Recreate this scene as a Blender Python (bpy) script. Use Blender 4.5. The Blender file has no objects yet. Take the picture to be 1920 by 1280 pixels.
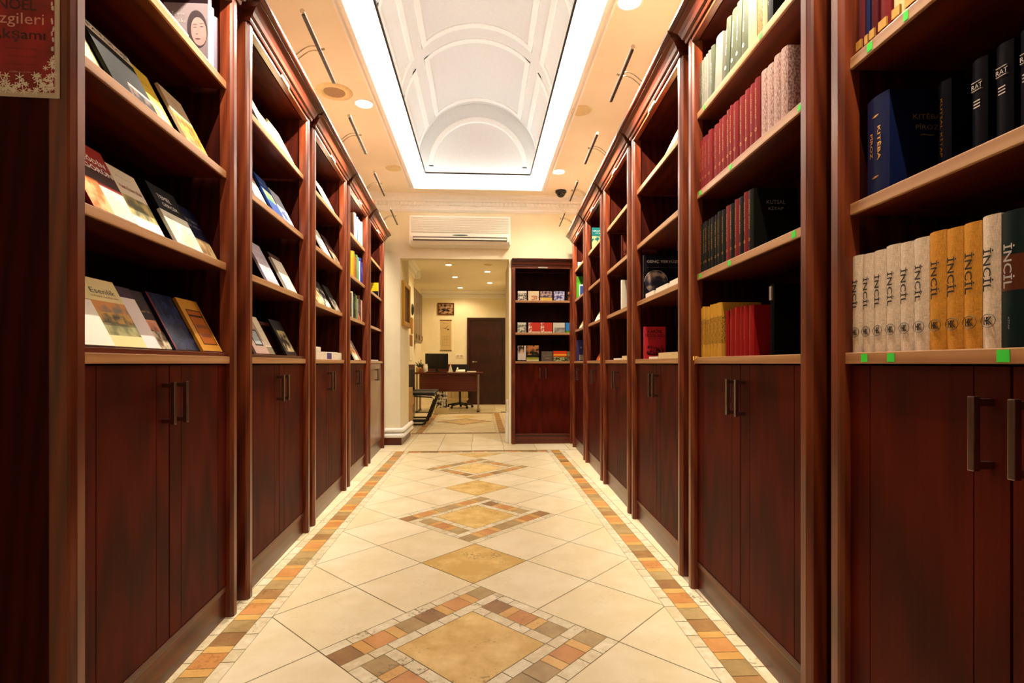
import bpy, bmesh, math, random
from mathutils import Matrix, Vector
random.seed(7)
SC = bpy.context.scene
COL = SC.collection
PI = math.pi

# ------------------------------------------------------------------ camera, world, exposure
F_PX = 985.0
CAM_H = 0.95
YAW = math.atan(57 / 985)
cam_data = bpy.data.cameras.new('camera')
cam_data.sensor_width = 36
cam_data.lens = 36 * F_PX / 1920
cam_data.shift_y = 41 / 1920
cam_data.clip_start = 0.02
cam = bpy.data.objects.new('camera', cam_data)
COL.objects.link(cam)
cam.location = (0, 0, CAM_H)
cam.rotation_euler = (PI / 2, 0, -YAW)
SC.camera = cam
world = bpy.data.worlds.new('world')
SC.world = world
world.use_nodes = True
world.node_tree.nodes['Background'].inputs[0].default_value = (1, 0.85, 0.65, 1)
world.node_tree.nodes['Background'].inputs[1].default_value = 0.01
SC.view_settings.view_transform = 'Standard'
SC.view_settings.look = 'None'
SC.view_settings.gamma = 1
SC.view_settings.use_curve_mapping = False
SC.view_settings.exposure = 0.62
COVE_E = 3.0        # glow of the cove diffuser
LED_E = 8.0         # strip hidden on the ledge under the vault
SPOT_W = 54.0       # recessed downlights
OFFICE_W = 23.0
PICTURE_W = 15.0      # picture lamps over the bookcases
CEILING_FILL_W = 0.15          # added upward fill above each picture lamp, brightens the ceiling

# ------------------------------------------------------------------ helpers
def lin(c):
    if isinstance(c, str):
        c = tuple(int(c[i:i + 2], 16) / 255 for i in (0, 2, 4))
    return tuple(x / 12.92 if x <= 0.04045 else ((x + 0.055) / 1.055) ** 2.4 for x in c)

def rgba(c):
    return lin(c) + (1,)

def new_mat(name):
    m = bpy.data.materials.new(name)
    m.use_nodes = True
    return m, m.node_tree.nodes, m.node_tree.links, m.node_tree.nodes['Principled BSDF']

MATS = {}
def flat(name, col, rough=0.5, metal=0.0, coat=0.0, noise=0.06, scale=40, spec=0.5):
    if name in MATS:
        return MATS[name]
    m, N, L, b = new_mat(name)
    nz = N.new('ShaderNodeTexNoise'); nz.inputs['Scale'].default_value = scale
    tc = N.new('ShaderNodeTexCoord'); L.new(tc.outputs['Object'], nz.inputs['Vector'])
    r = N.new('ShaderNodeValToRGB')
    c = lin(col)
    r.color_ramp.elements[0].position = 0.3; r.color_ramp.elements[1].position = 0.7
    r.color_ramp.elements[0].color = tuple(x * (1 - noise) for x in c) + (1,)
    r.color_ramp.elements[1].color = tuple(min(1, x * (1 + noise)) for x in c) + (1,)
    L.new(nz.outputs['Fac'], r.inputs[0]); L.new(r.outputs[0], b.inputs['Base Color'])
    b.inputs['Roughness'].default_value = rough
    b.inputs['Metallic'].default_value = metal
    b.inputs['Coat Weight'].default_value = coat
    b.inputs['Specular IOR Level'].default_value = spec
    MATS[name] = m
    return m

def emit(name, col, s):
    m, N, L, b = new_mat(name)
    b.inputs['Base Color'].default_value = rgba(col)
    b.inputs['Emission Color'].default_value = lin(col) + (1,)
    b.inputs['Emission Strength'].default_value = s
    return m

def wood(name, dark, mid, lite, axis='z', rough=0.34, coat=0.35, sc=1.0, spec=0.3, crough=0.22):
    m, N, L, b = new_mat(name)
    tc = N.new('ShaderNodeTexCoord'); mp = N.new('ShaderNodeMapping')
    k = {'z': (9, 9, 0.9), 'x': (0.9, 9, 9)}[axis]
    mp.inputs['Scale'].default_value = tuple(v * sc for v in k)
    oi = N.new('ShaderNodeObjectInfo'); ad = N.new('ShaderNodeVectorMath'); ad.operation = 'ADD'
    ml = N.new('ShaderNodeMath'); ml.operation = 'MULTIPLY'; ml.inputs[1].default_value = 13.0
    L.new(oi.outputs['Random'], ml.inputs[0])
    L.new(tc.outputs['Object'], mp.inputs[0]); L.new(mp.outputs[0], ad.inputs[0]); L.new(ml.outputs[0], ad.inputs[1])
    n1 = N.new('ShaderNodeTexNoise'); n1.inputs['Scale'].default_value = 1.0; n1.inputs['Detail'].default_value = 2
    L.new(ad.outputs[0], n1.inputs['Vector'])
    w = N.new('ShaderNodeTexWave'); w.wave_type = 'RINGS'; w.inputs['Scale'].default_value = 1.1
    w.inputs['Distortion'].default_value = 5.0; w.inputs['Detail'].default_value = 1.5; w.inputs['Detail Scale'].default_value = 1.2
    L.new(ad.outputs[0], w.inputs['Vector'])
    mp2 = N.new('ShaderNodeMapping')
    mp2.inputs['Scale'].default_value = {'z': (260, 260, 5), 'x': (5, 260, 260)}[axis]
    L.new(tc.outputs['Object'], mp2.inputs[0])
    n2 = N.new('ShaderNodeTexNoise'); n2.inputs['Scale'].default_value = 1.0
    L.new(mp2.outputs[0], n2.inputs['Vector'])
    r = N.new('ShaderNodeValToRGB'); r.color_ramp.elements[0].color = rgba(dark); r.color_ramp.elements[1].color = rgba(lite)
    e = r.color_ramp.elements.new(0.5); e.color = rgba(mid)
    r.color_ramp.elements[0].position = 0.2; r.color_ramp.elements[-1].position = 0.85
    mx = N.new('ShaderNodeMath'); mx.operation = 'MULTIPLY_ADD'; mx.inputs[1].default_value = 0.28
    L.new(w.outputs['Fac'], mx.inputs[0]); 
    m3 = N.new('ShaderNodeMath'); m3.operation = 'MULTIPLY'; m3.inputs[1].default_value = 0.45
    L.new(n1.outputs['Fac'], m3.inputs[0]); L.new(m3.outputs[0], mx.inputs[2])
    m4 = N.new('ShaderNodeMath'); m4.operation = 'MULTIPLY_ADD'; m4.inputs[1].default_value = 0.30
    L.new(n2.outputs['Fac'], m4.inputs[0]); L.new(mx.outputs[0], m4.inputs[2])
    L.new(m4.outputs[0], r.inputs[0]); L.new(r.outputs[0], b.inputs['Base Color'])
    b.inputs['Roughness'].default_value = rough
    b.inputs['Specular IOR Level'].default_value = spec
    b.inputs['Coat Weight'].default_value = coat; b.inputs['Coat Roughness'].default_value = crough
    return m

W_V = wood('mahogany_vertical', '3E1205', '68290F', '843E1C', coat=0.8, spec=0.2, crough=0.3)
W_H = wood('mahogany_horizontal', '300A03', '521A08', '6C2A10', axis='x', coat=0.4, crough=0.28)
W_EDGE = wood('pale_shelf_lipping', '8C5A34', 'AC7A4E', 'C4966A', axis='x', coat=0.6, crough=0.34)
W_DOOR = wood('cherry_door', '2A0701', '460C02', '5A1604', rough=0.5, coat=0.0, spec=0.08)
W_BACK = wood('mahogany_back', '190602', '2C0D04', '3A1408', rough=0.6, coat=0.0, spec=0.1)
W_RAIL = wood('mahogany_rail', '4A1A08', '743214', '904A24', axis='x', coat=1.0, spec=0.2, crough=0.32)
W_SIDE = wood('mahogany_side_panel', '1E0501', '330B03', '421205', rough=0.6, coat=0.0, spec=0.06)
M_GROOVE = flat('dark_joint', '140502', 0.8)
M_METAL = flat('brushed_metal', 'A0938A', 0.25, 1.0)
M_CHROME = flat('chrome', 'D8D2C8', 0.12, 1.0)
M_PAGES = flat('page_block', 'E9DFC8', 0.8, scale=300, noise=0.12)
M_GREEN = flat('green_sticker', '35E23A', 0.6)
M_GOLD = flat('gold_foil', 'C9973F', 0.35, 0.6)
M_SILVER = flat('silver_foil', 'C9C4C0', 0.35, 0.6)
M_BLACK = flat('black_ink', '120C0A', 0.5)
M_WHITE = flat('white_ink', 'F3EDE2', 0.5)
M_RED = flat('red_ink', '8E2417', 0.5)
M_WALL = flat('cream_wall', 'F6EAC8', 0.75, noise=0.03, scale=6)
M_CEIL = flat('warm_ceiling', 'FAEFD6', 0.7, noise=0.02, scale=5)
M_PLASTER = flat('white_plaster', 'FAF7F0', 0.6, noise=0.02)
M_VAULT = flat('ivory_vault', 'E6E5E0', 0.7, noise=0.02)
M_PLASTIC = flat('ivory_plastic', 'F8F2E2', 0.4, noise=0.02)
M_DARK = flat('black_plastic', '0B0A0B', 0.4)
M_LEATHER = flat('black_leather', '0D0B0B', 0.45)
M_CARD = flat('tan_cardboard', 'C09A5E', 0.8)

def tag(o, label=None, cat=None, group=None, kind=None):
    if label: o['label'] = label
    if cat: o['category'] = cat
    if group: o['group'] = group
    if kind: o['kind'] = kind
    return o

def empty(name, M, label=None, cat=None, group=None):
    o = bpy.data.objects.new(name, None)
    COL.objects.link(o)
    o.empty_display_size = 0.05
    o.matrix_world = M if isinstance(M, Matrix) else Matrix.Translation(M)
    return tag(o, label, cat, group)

class MB:
    """collects geometry, links it as one mesh object"""
    def __init__(s):
        s.v = []; s.f = []; s.m = []
    def add(s, vs, fs, mi=0):
        n = len(s.v); s.v += [tuple(v) for v in vs]
        for f in fs:
            s.f.append([n + i for i in f]); s.m.append(mi)
        return s
    def box(s, x0, x1, y0, y1, z0, z1, mi=0, ch=0.0):
        x0, x1 = min(x0, x1), max(x0, x1); y0, y1 = min(y0, y1), max(y0, y1); z0, z1 = min(z0, z1), max(z0, z1)
        if ch <= 0:
            v = [(x, y, z) for z in (z0, z1) for y in (y0, y1) for x in (x0, x1)]
            return s.add(v, [(0, 2, 3, 1), (4, 5, 7, 6), (0, 1, 5, 4), (2, 6, 7, 3), (0, 4, 6, 2), (1, 3, 7, 5)], mi)
        bm = bmesh.new()
        r = bmesh.ops.create_cube(bm, size=1)
        for q in bm.verts:
            q.co = Vector(((x0 + x1) / 2 + q.co.x * (x1 - x0), (y0 + y1) / 2 + q.co.y * (y1 - y0), (z0 + z1) / 2 + q.co.z * (z1 - z0)))
        bmesh.ops.bevel(bm, geom=bm.edges[:], offset=ch, segments=2, affect='EDGES', profile=0.6)
        bm.verts.ensure_lookup_table()
        s.add([q.co[:] for q in bm.verts], [[q.index for q in f.verts] for f in bm.faces], mi)
        bm.free()
        return s
    def tube(s, pts, r, n=10, mi=0, cap=True):
        pts = [Vector(p) for p in pts]
        rs = r if isinstance(r, (list, tuple)) else [r] * len(pts)
        rings = []
        up = None
        for i, p in enumerate(pts):
            d = (pts[min(i + 1, len(pts) - 1)] - pts[max(i - 1, 0)]).normalized()
            if up is None:
                up = Vector((0, 0, 1)) if abs(d.z) < 0.9 else Vector((1, 0, 0))
            a = d.cross(up).normalized(); bb = a.cross(d).normalized(); up = bb
            rings.append([p + (a * math.cos(t) + bb * math.sin(t)) * rs[i] for t in [2 * PI * k / n for k in range(n)]])
        v = [q for R_ in rings for q in R_]; f = []
        for i in range(len(rings) - 1):
            for k in range(n):
                k2 = (k + 1) % n
                f.append((i * n + k, i * n + k2, (i + 1) * n + k2, (i + 1) * n + k))
        if cap:
            f.append(list(range(n))[::-1]); f.append([(len(rings) - 1) * n + k for k in range(n)])
        return s.add(v, f, mi)
    def lathe(s, prof, c=(0, 0, 0), n=32, mi=0, axis='z'):
        v = []; f = []
        for (r, h) in prof:
            for k in range(n):
                t = 2 * PI * k / n
                a, b_ = r * math.cos(t), r * math.sin(t)
                p = (a, b_, h) if axis == 'z' else ((a, h, b_) if axis == 'y' else (h, a, b_))
                v.append((c[0] + p[0], c[1] + p[1], c[2] + p[2]))
        for i in range(len(prof) - 1):
            for k in range(n):
                k2 = (k + 1) % n
                f.append((i * n + k, i * n + k2, (i + 1) * n + k2, (i + 1) * n + k))
        if prof[0][0] > 1e-6: f.append(list(range(n))[::-1])
        if prof[-1][0] > 1e-6: f.append([(len(prof) - 1) * n + k for k in range(n)])
        return s.add(v, f, mi)
    def prism(s, poly, y0, y1, mi=0, axis='y'):
        """poly in (x,z) extruded along y (or (y,z) along x)"""
        n = len(poly)
        mk = (lambda a, b_, h: (a, h, b_)) if axis == 'y' else (lambda a, b_, h: (h, a, b_))
        if axis == 'z': mk = lambda a, b_, h: (a, b_, h)
        v = [mk(a, b_, y0) for a, b_ in poly] + [mk(a, b_, y1) for a, b_ in poly]
        f = [list(range(n)), [n + i for i in range(n)][::-1]] + [(i, n + i, n + (i + 1) % n, (i + 1) % n) for i in range(n)]
        return s.add(v, f, mi)
    def xf(s, M):
        s.v = [tuple(M @ Vector(v)) for v in s.v]
        return s
    def mesh(s, name, mats):
        me = bpy.data.meshes.new(name)
        me.from_pydata(s.v, [], s.f)
        for m in (mats if isinstance(mats, (list, tuple)) else [mats]):
            me.materials.append(m)
        me.polygons.foreach_set('material_index', s.m)
        bm = bmesh.new(); bm.from_mesh(me)
        bmesh.ops.recalc_face_normals(bm, faces=bm.faces)
        bm.to_mesh(me); bm.free()
        return me
    def build(s, name, mats, parent=None, M=None, smooth=0):
        o = bpy.data.objects.new(name, s.mesh(name, mats))
        COL.objects.link(o)
        if parent is not None: o.parent = parent
        if M is not None: o.matrix_world = M
        if smooth:
            for p in o.data.polygons: p.use_smooth = True
            o.data.set_sharp_from_angle(angle=math.radians(smooth))
        return o

def struct(o, label=None):
    o['kind'] = 'structure'
    if label: o['label'] = label
    return o

# ------------------------------------------------------------------ lettering
TXT = {}
def text_mesh(s, bold=0.0, shear=0.0):
    key = (s, bold, shear)
    if key not in TXT:
        cu = bpy.data.curves.new('lettering', 'FONT')
        cu.body = s; cu.size = 1; cu.align_x = 'CENTER'; cu.align_y = 'CENTER'; cu.offset = bold; cu.shear = shear
        cu.resolution_u = 2; cu.space_line = 0.9
        ob = bpy.data.objects.new('lettering', cu); COL.objects.link(ob)
        dg = bpy.context.evaluated_depsgraph_get()
        me = bpy.data.meshes.new_from_object(ob.evaluated_get(dg))
        vs = [v.co.copy() for v in me.vertices]; fs = [list(p.vertices) for p in me.polygons]
        bpy.data.objects.remove(ob); bpy.data.meshes.remove(me); bpy.data.curves.remove(cu)
        if vs:
            x0, x1 = min(v.x for v in vs), max(v.x for v in vs); y0, y1 = min(v.y for v in vs), max(v.y for v in vs)
            vs = [(v.x - (x0 + x1) / 2, v.y - (y0 + y1) / 2) for v in vs]
        else: x0 = x1 = y0 = y1 = 0
        TXT[key] = (vs, fs, x1 - x0, y1 - y0)
    return TXT[key]

def scribble(n):
    """print too small to read: a line of uneven strokes, unit height, centred"""
    rnd = random.Random(n); x = 0; vs = []; fs = []
    for k in range(n):
        if rnd.random() < 0.15: x += 0.5; continue
        h0, h1 = -0.5 + rnd.random() * 0.1, rnd.choice((0.1, 0.2, 0.5)); w = 0.12
        b = len(vs); t = rnd.uniform(-0.15, 0.15)
        vs += [(x, h0), (x + w, h0), (x + w + t, h1), (x + t, h1)]; fs.append((b, b + 1, b + 2, b + 3))
        if rnd.random() < 0.6:
            b = len(vs); y = rnd.uniform(-0.4, 0.1)
            vs += [(x, y), (x + 0.4, y), (x + 0.4, y + 0.12), (x, y + 0.12)]; fs.append((b, b + 1, b + 2, b + 3))
        x += 0.52
    return [(a - x / 2, b_) for a, b_ in vs], fs, x, 1.0

def letters(mb, s, c, width=None, height=None, mode='front', mi=0, bold=0.0, shear=0.0):
    """mode front: reads in the local XZ plane from -y; spine: reads downwards on the plane facing -x"""
    vs, fs, w, h = scribble(max(5, int(1.9 * width / height)) if width else 22) if s == '@print' else text_mesh(s, bold, shear)
    if not vs: return mb
    kx = width / w if width else height / h
    ky = height / h if height else kx
    if mode == 'front': v = [(c[0] + a * kx, c[1], c[2] + b * ky) for a, b in vs]
    elif mode == 'spine': v = [(c[0], c[1] - b * ky, c[2] - a * kx) for a, b in vs]
    elif mode == 'flat': v = [(c[0] + a * kx, c[1] + b * ky, c[2]) for a, b in vs]
    return mb.add(v, fs, mi)

# ------------------------------------------------------------------ setting: floor
def clip(poly, x0, x1, y0, y1):
    def cut(P, inside, inter):
        out = []
        for i, p in enumerate(P):
            q = P[i - 1]
            if inside(p):
                if not inside(q): out.append(inter(q, p))
                out.append(p)
            elif inside(q): out.append(inter(q, p))
        return out
    def ix(c): return lambda a, b: (c, a[1] + (b[1] - a[1]) * (c - a[0]) / (b[0] - a[0]))
    def iy(c): return lambda a, b: (a[0] + (b[0] - a[0]) * (c - a[1]) / (b[1] - a[1]), c)
    for ins, it in ((lambda p: p[0] >= x0, ix(x0)), (lambda p: p[0] <= x1, ix(x1)), (lambda p: p[1] >= y0, iy(y0)), (lambda p: p[1] <= y1, iy(y1))):
        if poly: poly = cut(poly, ins, it)
    return poly

def stone(name, a, b_, scale=7, pit=0.35, pitcol='8A7450', rough=0.45):
    m, N, L, p = new_mat(name)
    tc = N.new('ShaderNodeTexCoord'); ge = N.new('ShaderNodeNewGeometry')
    n1 = N.new('ShaderNodeTexNoise'); n1.inputs['Scale'].default_value = scale; n1.inputs['Detail'].default_value = 6; n1.inputs['Roughness'].default_value = 0.65
    L.new(tc.outputs['Object'], n1.inputs['Vector'])
    r = N.new('ShaderNodeValToRGB'); r.color_ramp.elements[0].color = rgba(a); r.color_ramp.elements[1].color = rgba(b_)
    r.color_ramp.elements[0].position = 0.35; r.color_ramp.elements[1].position = 0.68
    ra = N.new('ShaderNodeMath'); ra.operation = 'MULTIPLY_ADD'; ra.inputs[1].default_value = 0.22; ra.inputs[2].default_value = -0.11
    L.new(ge.outputs['Random Per Island'], ra.inputs[0])
    ad = N.new('ShaderNodeMath'); ad.operation = 'ADD'
    L.new(n1.outputs['Fac'], ad.inputs[0]); L.new(ra.outputs[0], ad.inputs[1]); L.new(ad.outputs[0], r.inputs[0])
    n2 = N.new('ShaderNodeTexNoise'); n2.inputs['Scale'].default_value = 75; n2.inputs['Detail'].default_value = 3
    L.new(tc.outputs['Object'], n2.inputs['Vector'])
    n3 = N.new('ShaderNodeTexNoise'); n3.inputs['Scale'].default_value = 6; L.new(tc.outputs['Object'], n3.inputs['Vector'])
    mu = N.new('ShaderNodeMath'); mu.operation = 'MULTIPLY'; L.new(n2.outputs['Fac'], mu.inputs[0]); L.new(n3.outputs['Fac'], mu.inputs[1])
    r2 = N.new('ShaderNodeValToRGB'); r2.color_ramp.elements[0].position = 0.345; r2.color_ramp.elements[1].position = 0.40
    L.new(mu.outputs[0], r2.inputs[0])
    m1 = N.new('ShaderNodeMath'); m1.operation = 'MULTIPLY'; m1.inputs[1].default_value = pit; L.new(r2.outputs[0], m1.inputs[0])
    mx = N.new('ShaderNodeMix'); mx.data_type = 'RGBA'
    L.new(m1.outputs[0], mx.inputs[0]); L.new(r.outputs[0], mx.inputs[6]); mx.inputs[7].default_value = rgba(pitcol)
    L.new(mx.outputs[2], p.inputs['Base Color'])
    p.inputs['Roughness'].default_value = rough
    return m

CX = -0.035
fl = MB()
A = 0.3555; D = A * math.sqrt(2)
G = 0.0022
def poly(P, mi, g=G):
    """a tile: its outline shrunk by the joint"""
    if not P or len(P) < 3: return
    cx = sum(p[0] for p in P) / len(P); cy = sum(p[1] for p in P) / len(P)
    out = []
    for x, y in P:
        d = math.hypot(x - cx, y - cy); k = max(0, 1 - g * 1.3 / d) if d > 1e-6 else 1
        out.append((cx + (x - cx) * k, cy + (y - cy) * k, 0.0))
    fl.add(out, [list(range(len(out)))], mi)
CREAM, LIGHT, YEL, OCH, ORG, TAU, BRN, GRT = range(8)
def field(x0, x1, y0, y1, cx, cy0, per, sizes):
    """tiles laid at 45 degrees, with the big framed squares and plain yellow ones on the axis"""
    r2 = math.sqrt(0.5)
    bigs = sizes
    n = 40
    for i in range(-n, n):
        for j in range(-n, n):
            c = (cx + (i - j) * D / 2, cy0 + (i + j + 1) * D / 2)
            if c[0] < x0 - D or c[0] > x1 + D or c[1] < y0 - D or c[1] > y1 + D: continue
            P = [(c[0], c[1] - D / 2), (c[0] + D / 2, c[1]), (c[0], c[1] + D / 2), (c[0] - D / 2, c[1])]
            skip = False
            for b in bigs:
                if abs(c[0] - cx) + abs(c[1] - b) < D * 0.9: skip = True
            if skip: continue
            mi = CREAM
            for b in bigs:
                if abs(c[0] - cx) < 0.01 and abs(c[1] - (b + 1.5 * D)) < 0.05: mi = YEL
            poly(clip(P, x0, x1, y0, y1), mi)
    for b in bigs: rosette(cx, b)
SEQ = [(l * A / 0.337, m) for l, m in ((0.085, BRN), (0.041, OCH), (0.085, ORG), (0.041, OCH), (0.085, TAU))]
def listello(T, L_, w0, w1, shift=0, rev=False, edge=True):
    """T maps (along, across) to the floor; a strip L_ long; coloured row w0..w1, light rows .04 wide each side"""
    p = 0; k = 0
    while p < L_ - 0.004:
        l, mi = SEQ[(k + shift) % 5]
        l = min(l, L_ - p)
        if rev: a0, a1 = L_ - p - l, L_ - p
        else: a0, a1 = p, p + l
        if mi == BRN and random.random() < 0.4: mi = TAU
        poly([T(a0, w0), T(a1, w0), T(a1, w1), T(a0, w1)], mi, 0.0014)
        p += l; k += 1
    if edge:
        for e0, e1 in ((w0 - 0.045, w0), (w1, w1 + 0.045)):
            p = 0; k = 0
            while p < L_ - 0.004:
                l = min((0.10, 0.075, 0.12)[k % 3], L_ - p)
                poly([T(p, e0), T(p + l, e0), T(p + l, e1), T(p, e1)], LIGHT, 0.0014)
                p += l; k += 1
def rosette(cx, cy):
    r2 = math.sqrt(0.5)
    S = 2 * A          # outer side
    w = (S - A) / 2    # frame width
    def rot(u, v): return (cx + (u - v) * r2, cy + (u + v) * r2)
    h = A / 2
    poly([rot(-h, -h), rot(h, -h), rot(h, h), rot(-h, h)], YEL)
    H = S / 2; c0, c1 = 0.045, w - 0.045
    # upper-left side (v = +H): full length;  lower-right (v = -H): full length;  the other two between them
    listello(lambda a, b: rot(-H + a, H - w + b), S, c0, c1)
    listello(lambda a, b: rot(H - a, -H + w - b), S, c0, c1)
    listello(lambda a, b: rot(H - w + b, -h + a), A, c0, c1, rev=True)
    listello(lambda a, b: rot(-H + w - b, h - a), A, c0, c1, rev=True)
YEND = 5.73
bx = 0.838
field(CX - bx + 0.09, CX + bx - 0.09, -1.2, YEND - 0.155, CX, 1.77 - 3.0 * D, 0, [1.77 - 6 * D, 1.77 - 3 * D, 1.77, 1.77 + 3 * D, 1.77 + 6 * D])
for sgn in (-1, 1):
    listello(lambda a, b, g=sgn: (CX + g * (bx + b), YEND - a), YEND + 1.2, -0.045, 0.045, shift=1)
    for k in range(24):
        y1 = YEND - k * A; poly([(CX + sgn * (bx + 0.09), y1 - A), (CX + sgn * (bx + 0.55), y1 - A), (CX + sgn * (bx + 0.55), y1), (CX + sgn * (bx + 0.09), y1)], CREAM)
listello(lambda a, b: (CX - bx + 0.095 + a, YEND - 0.11 + b), 2 * bx - 0.19, 0, 0.085, shift=2, edge=False)
poly([(CX - bx + 0.095, YEND - 0.155), (CX + bx - 0.095, YEND - 0.155), (CX + bx - 0.095, YEND - 0.11), (CX - bx + 0.095, YEND - 0.11)], LIGHT)
for i in range(-5, 5):
    for j in range(4):
        x, y = CX + i * A * 1.02 - 0.08, YEND + 0.01 + j * A
        poly(clip([(x, y), (x + A * 1.02, y), (x + A * 1.02, y + A), (x, y + A)], -1.5, 1.5, YEND, 7.13), CREAM)
# the office floor beyond
ox = -0.285
for sgn in (-1, 1):
    listello(lambda a, b, g=sgn: (ox + g * (0.57 + b), 10.05 - a), 10.05 - 7.2, -0.045, 0.045, shift=1)
listello(lambda a, b: (ox - 0.52 + a, 7.17 + b), 1.04, 0, 0.05, shift=2, edge=False)
listello(lambda a, b: (ox - 0.52 + a, 10.0 + b), 1.04, 0, 0.05, shift=2, edge=False)
field(ox - 0.48, ox + 0.48, 7.24, 9.98, ox, 8.62, 0, [8.62])
for x0, x1 in ((-1.5, ox - 0.66), (ox + 0.66, 0.6)):
    for j in range(9):
        poly([(x0, 7.14 + j * A), (x1, 7.14 + j * A), (x1, 7.14 + (j + 1) * A), (x0, 7.14 + (j + 1) * A)], CREAM)
for i in range(6):
    for j in range(6):
        poly([(-1.5 + i * A, 10.15 + j * A), (-1.5 + (i + 1) * A, 10.15 + j * A), (-1.5 + (i + 1) * A, 10.15 + (j + 1) * A), (-1.5 + i * A, 10.15 + (j + 1) * A)], CREAM)
fl.add([(-1.6, -2.0, -0.0015), (1.6, -2.0, -0.0015), (1.6, 12.3, -0.0015), (-1.6, 12.3, -0.0015)], [(0, 1, 2, 3)], GRT)
fo = fl.build('floor', [stone('cream_travertine', 'E6D4AA', 'F2E4C4', 5, 0.10), stone('pale_pitted_stone', 'D8C69C', 'F0E4C6', 30, 0.7),
                        stone('yellow_stone', 'D2A854', 'F2D28A', 8, 0.6, '7A5A22'), stone('ochre_stone', 'D29C50', 'E2B568', 9, 0.25),
                        stone('orange_stone', 'C28040', 'D89A58', 9, 0.35, '7C4A1C'), stone('taupe_stone', 'A28452', 'C0A26C', 9, 0.4, '5E4524'),
                        stone('brown_stone', '90663A', 'B0844E', 9, 0.4, '50301A'), flat('grout', '8E7A54', 0.9)])
struct(fo, 'cream travertine floor with diamond inlays')

# ------------------------------------------------------------------ setting: ceiling, coffer, vault
ZC = 2.91
OX0, OX1, OY0, OY1 = -0.75, 0.675, 0.95, 5.87
c = MB()
c.box(-1.7, OX0, -2, 6.3, ZC, ZC + 0.06); c.box(OX1, 1.7, -2, 6.3, ZC, ZC + 0.06)
c.box(OX0, OX1, -2, OY0, ZC, ZC + 0.06); c.box(OX0, OX1, OY1, 6.3, ZC, ZC + 0.06)
struct(c.build('ceiling', M_CEIL), 'warm cream ceiling around the vault')
def rect_sweep(prof, mb=None, mi=0, closed=False):
    """prof: (inset from opening edge, z) swept round the opening with mitred corners"""
    mb = mb or MB()
    v = []
    for i, z in prof:
        v += [(OX0 + i, OY0 + i, z), (OX1 - i, OY0 + i, z), (OX1 - i, OY1 - i, z), (OX0 + i, OY1 - i, z)]
    f = []
    n = len(prof)
    for a in range(n if closed else n - 1):
        b = (a + 1) % n
        for k in range(4):
            k2 = (k + 1) % 4
            f.append((a * 4 + k, a * 4 + k2, b * 4 + k2, b * 4 + k))
    return mb.add(v, f, mi)
tr = rect_sweep([(-0.055, ZC + 0.002), (-0.055, ZC - 0.012), (-0.04, ZC - 0.018), (-0.03, ZC - 0.006), (-0.02, ZC - 0.006), (-0.012, ZC - 0.024), (0.004, ZC - 0.026), (0.008, ZC + 0.06), (-0.05, ZC + 0.06)], closed=True)
struct(tr.build('trim_1', M_PLASTER, smooth=35), 'white moulding round the vault opening')
cv = rect_sweep([(0.008, ZC + 0.02), (0.03, ZC + 0.05), (0.08, ZC + 0.085), (0.135, ZC + 0.098), (0.14, ZC + 0.104), (0.02, ZC + 0.11)], closed=True)
struct(cv.build('trim_2', emit('cove_glow', 'FFF9F2', COVE_E), smooth=50), 'glowing white cove round the vault opening')
fr = rect_sweep([(0.135, ZC + 0.094), (0.148, ZC + 0.094), (0.148, ZC + 0.106), (0.135, ZC + 0.106)], closed=True)
struct(fr.build('trim_3', flat('dark_bronze', '2A2218', 0.35, 0.7)), 'thin dark metal edge under the vault')
ld = rect_sweep([(0.01, ZC + 0.108), (0.148, ZC + 0.108), (0.148, ZC + 0.115), (0.01, ZC + 0.115)], closed=True)
struct(ld.build('trim_4', M_PLASTER))
VX, VR, VZ = (OX0 + OX1) / 2, 0.66, 3.19
VY0, VY1 = OY0 + 0.08, OY1 + 0.01
v = MB()
n = 40
arc = [(VX + VR * math.cos(PI * k / n), VZ + VR * math.sin(PI * k / n)) for k in range(n + 1)]
prof = [(VX + VR, ZC + 0.112)] + arc + [(VX - VR, ZC + 0.112)]
ys = [VY0 + (VY1 - VY0) * k / 24 for k in range(25)]
vs = [(x, y, z) for y in ys for x, z in prof]
m_ = len(prof)
v.add(vs, [(a * m_ + k, a * m_ + k + 1, (a + 1) * m_ + k + 1, (a + 1) * m_ + k) for a in range(24) for k in range(m_ - 1)])
v.add([(x, VY1, z) for x, z in prof], [list(range(m_))]); v.add([(x, VY0, z) for x, z in prof], [list(range(m_))])
struct(v.build('ceiling_vault', M_VAULT, smooth=30), 'ivory barrel vault')
def arc_strip(mb, a0, a1, y0, y1, t=0.013, R=None, steps=None):
    R = R or VR
    steps = steps or max(2, int(abs(a1 - a0) / 4))
    pr = []
    for k in range(steps + 1):
        a = math.radians(a0 + (a1 - a0) * k / steps)
        for (rr, yy) in ((R + 0.005, y0), (R - t * 0.7, y0), (R - t, (y0 * 0.7 + y1 * 0.3)), (R - t, (y0 * 0.3 + y1 * 0.7)), (R - t * 0.7, y1), (R + 0.005, y1)):
            pr.append((VX + rr * math.cos(a), yy, VZ + rr * math.sin(a)))
    f = []
    for k in range(steps):
        for j in range(6):
            j2 = (j + 1) % 6
            f.append((k * 6 + j, k * 6 + j2, (k + 1) * 6 + j2, (k + 1) * 6 + j))
    f.append([0, 1, 2, 3, 4, 5]); f.append([steps * 6 + j for j in range(6)][::-1])
    return mb.add(pr, f)
rb = MB()
NB = 4; BL = (VY1 - VY0 - 0.06) / NB
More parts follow.
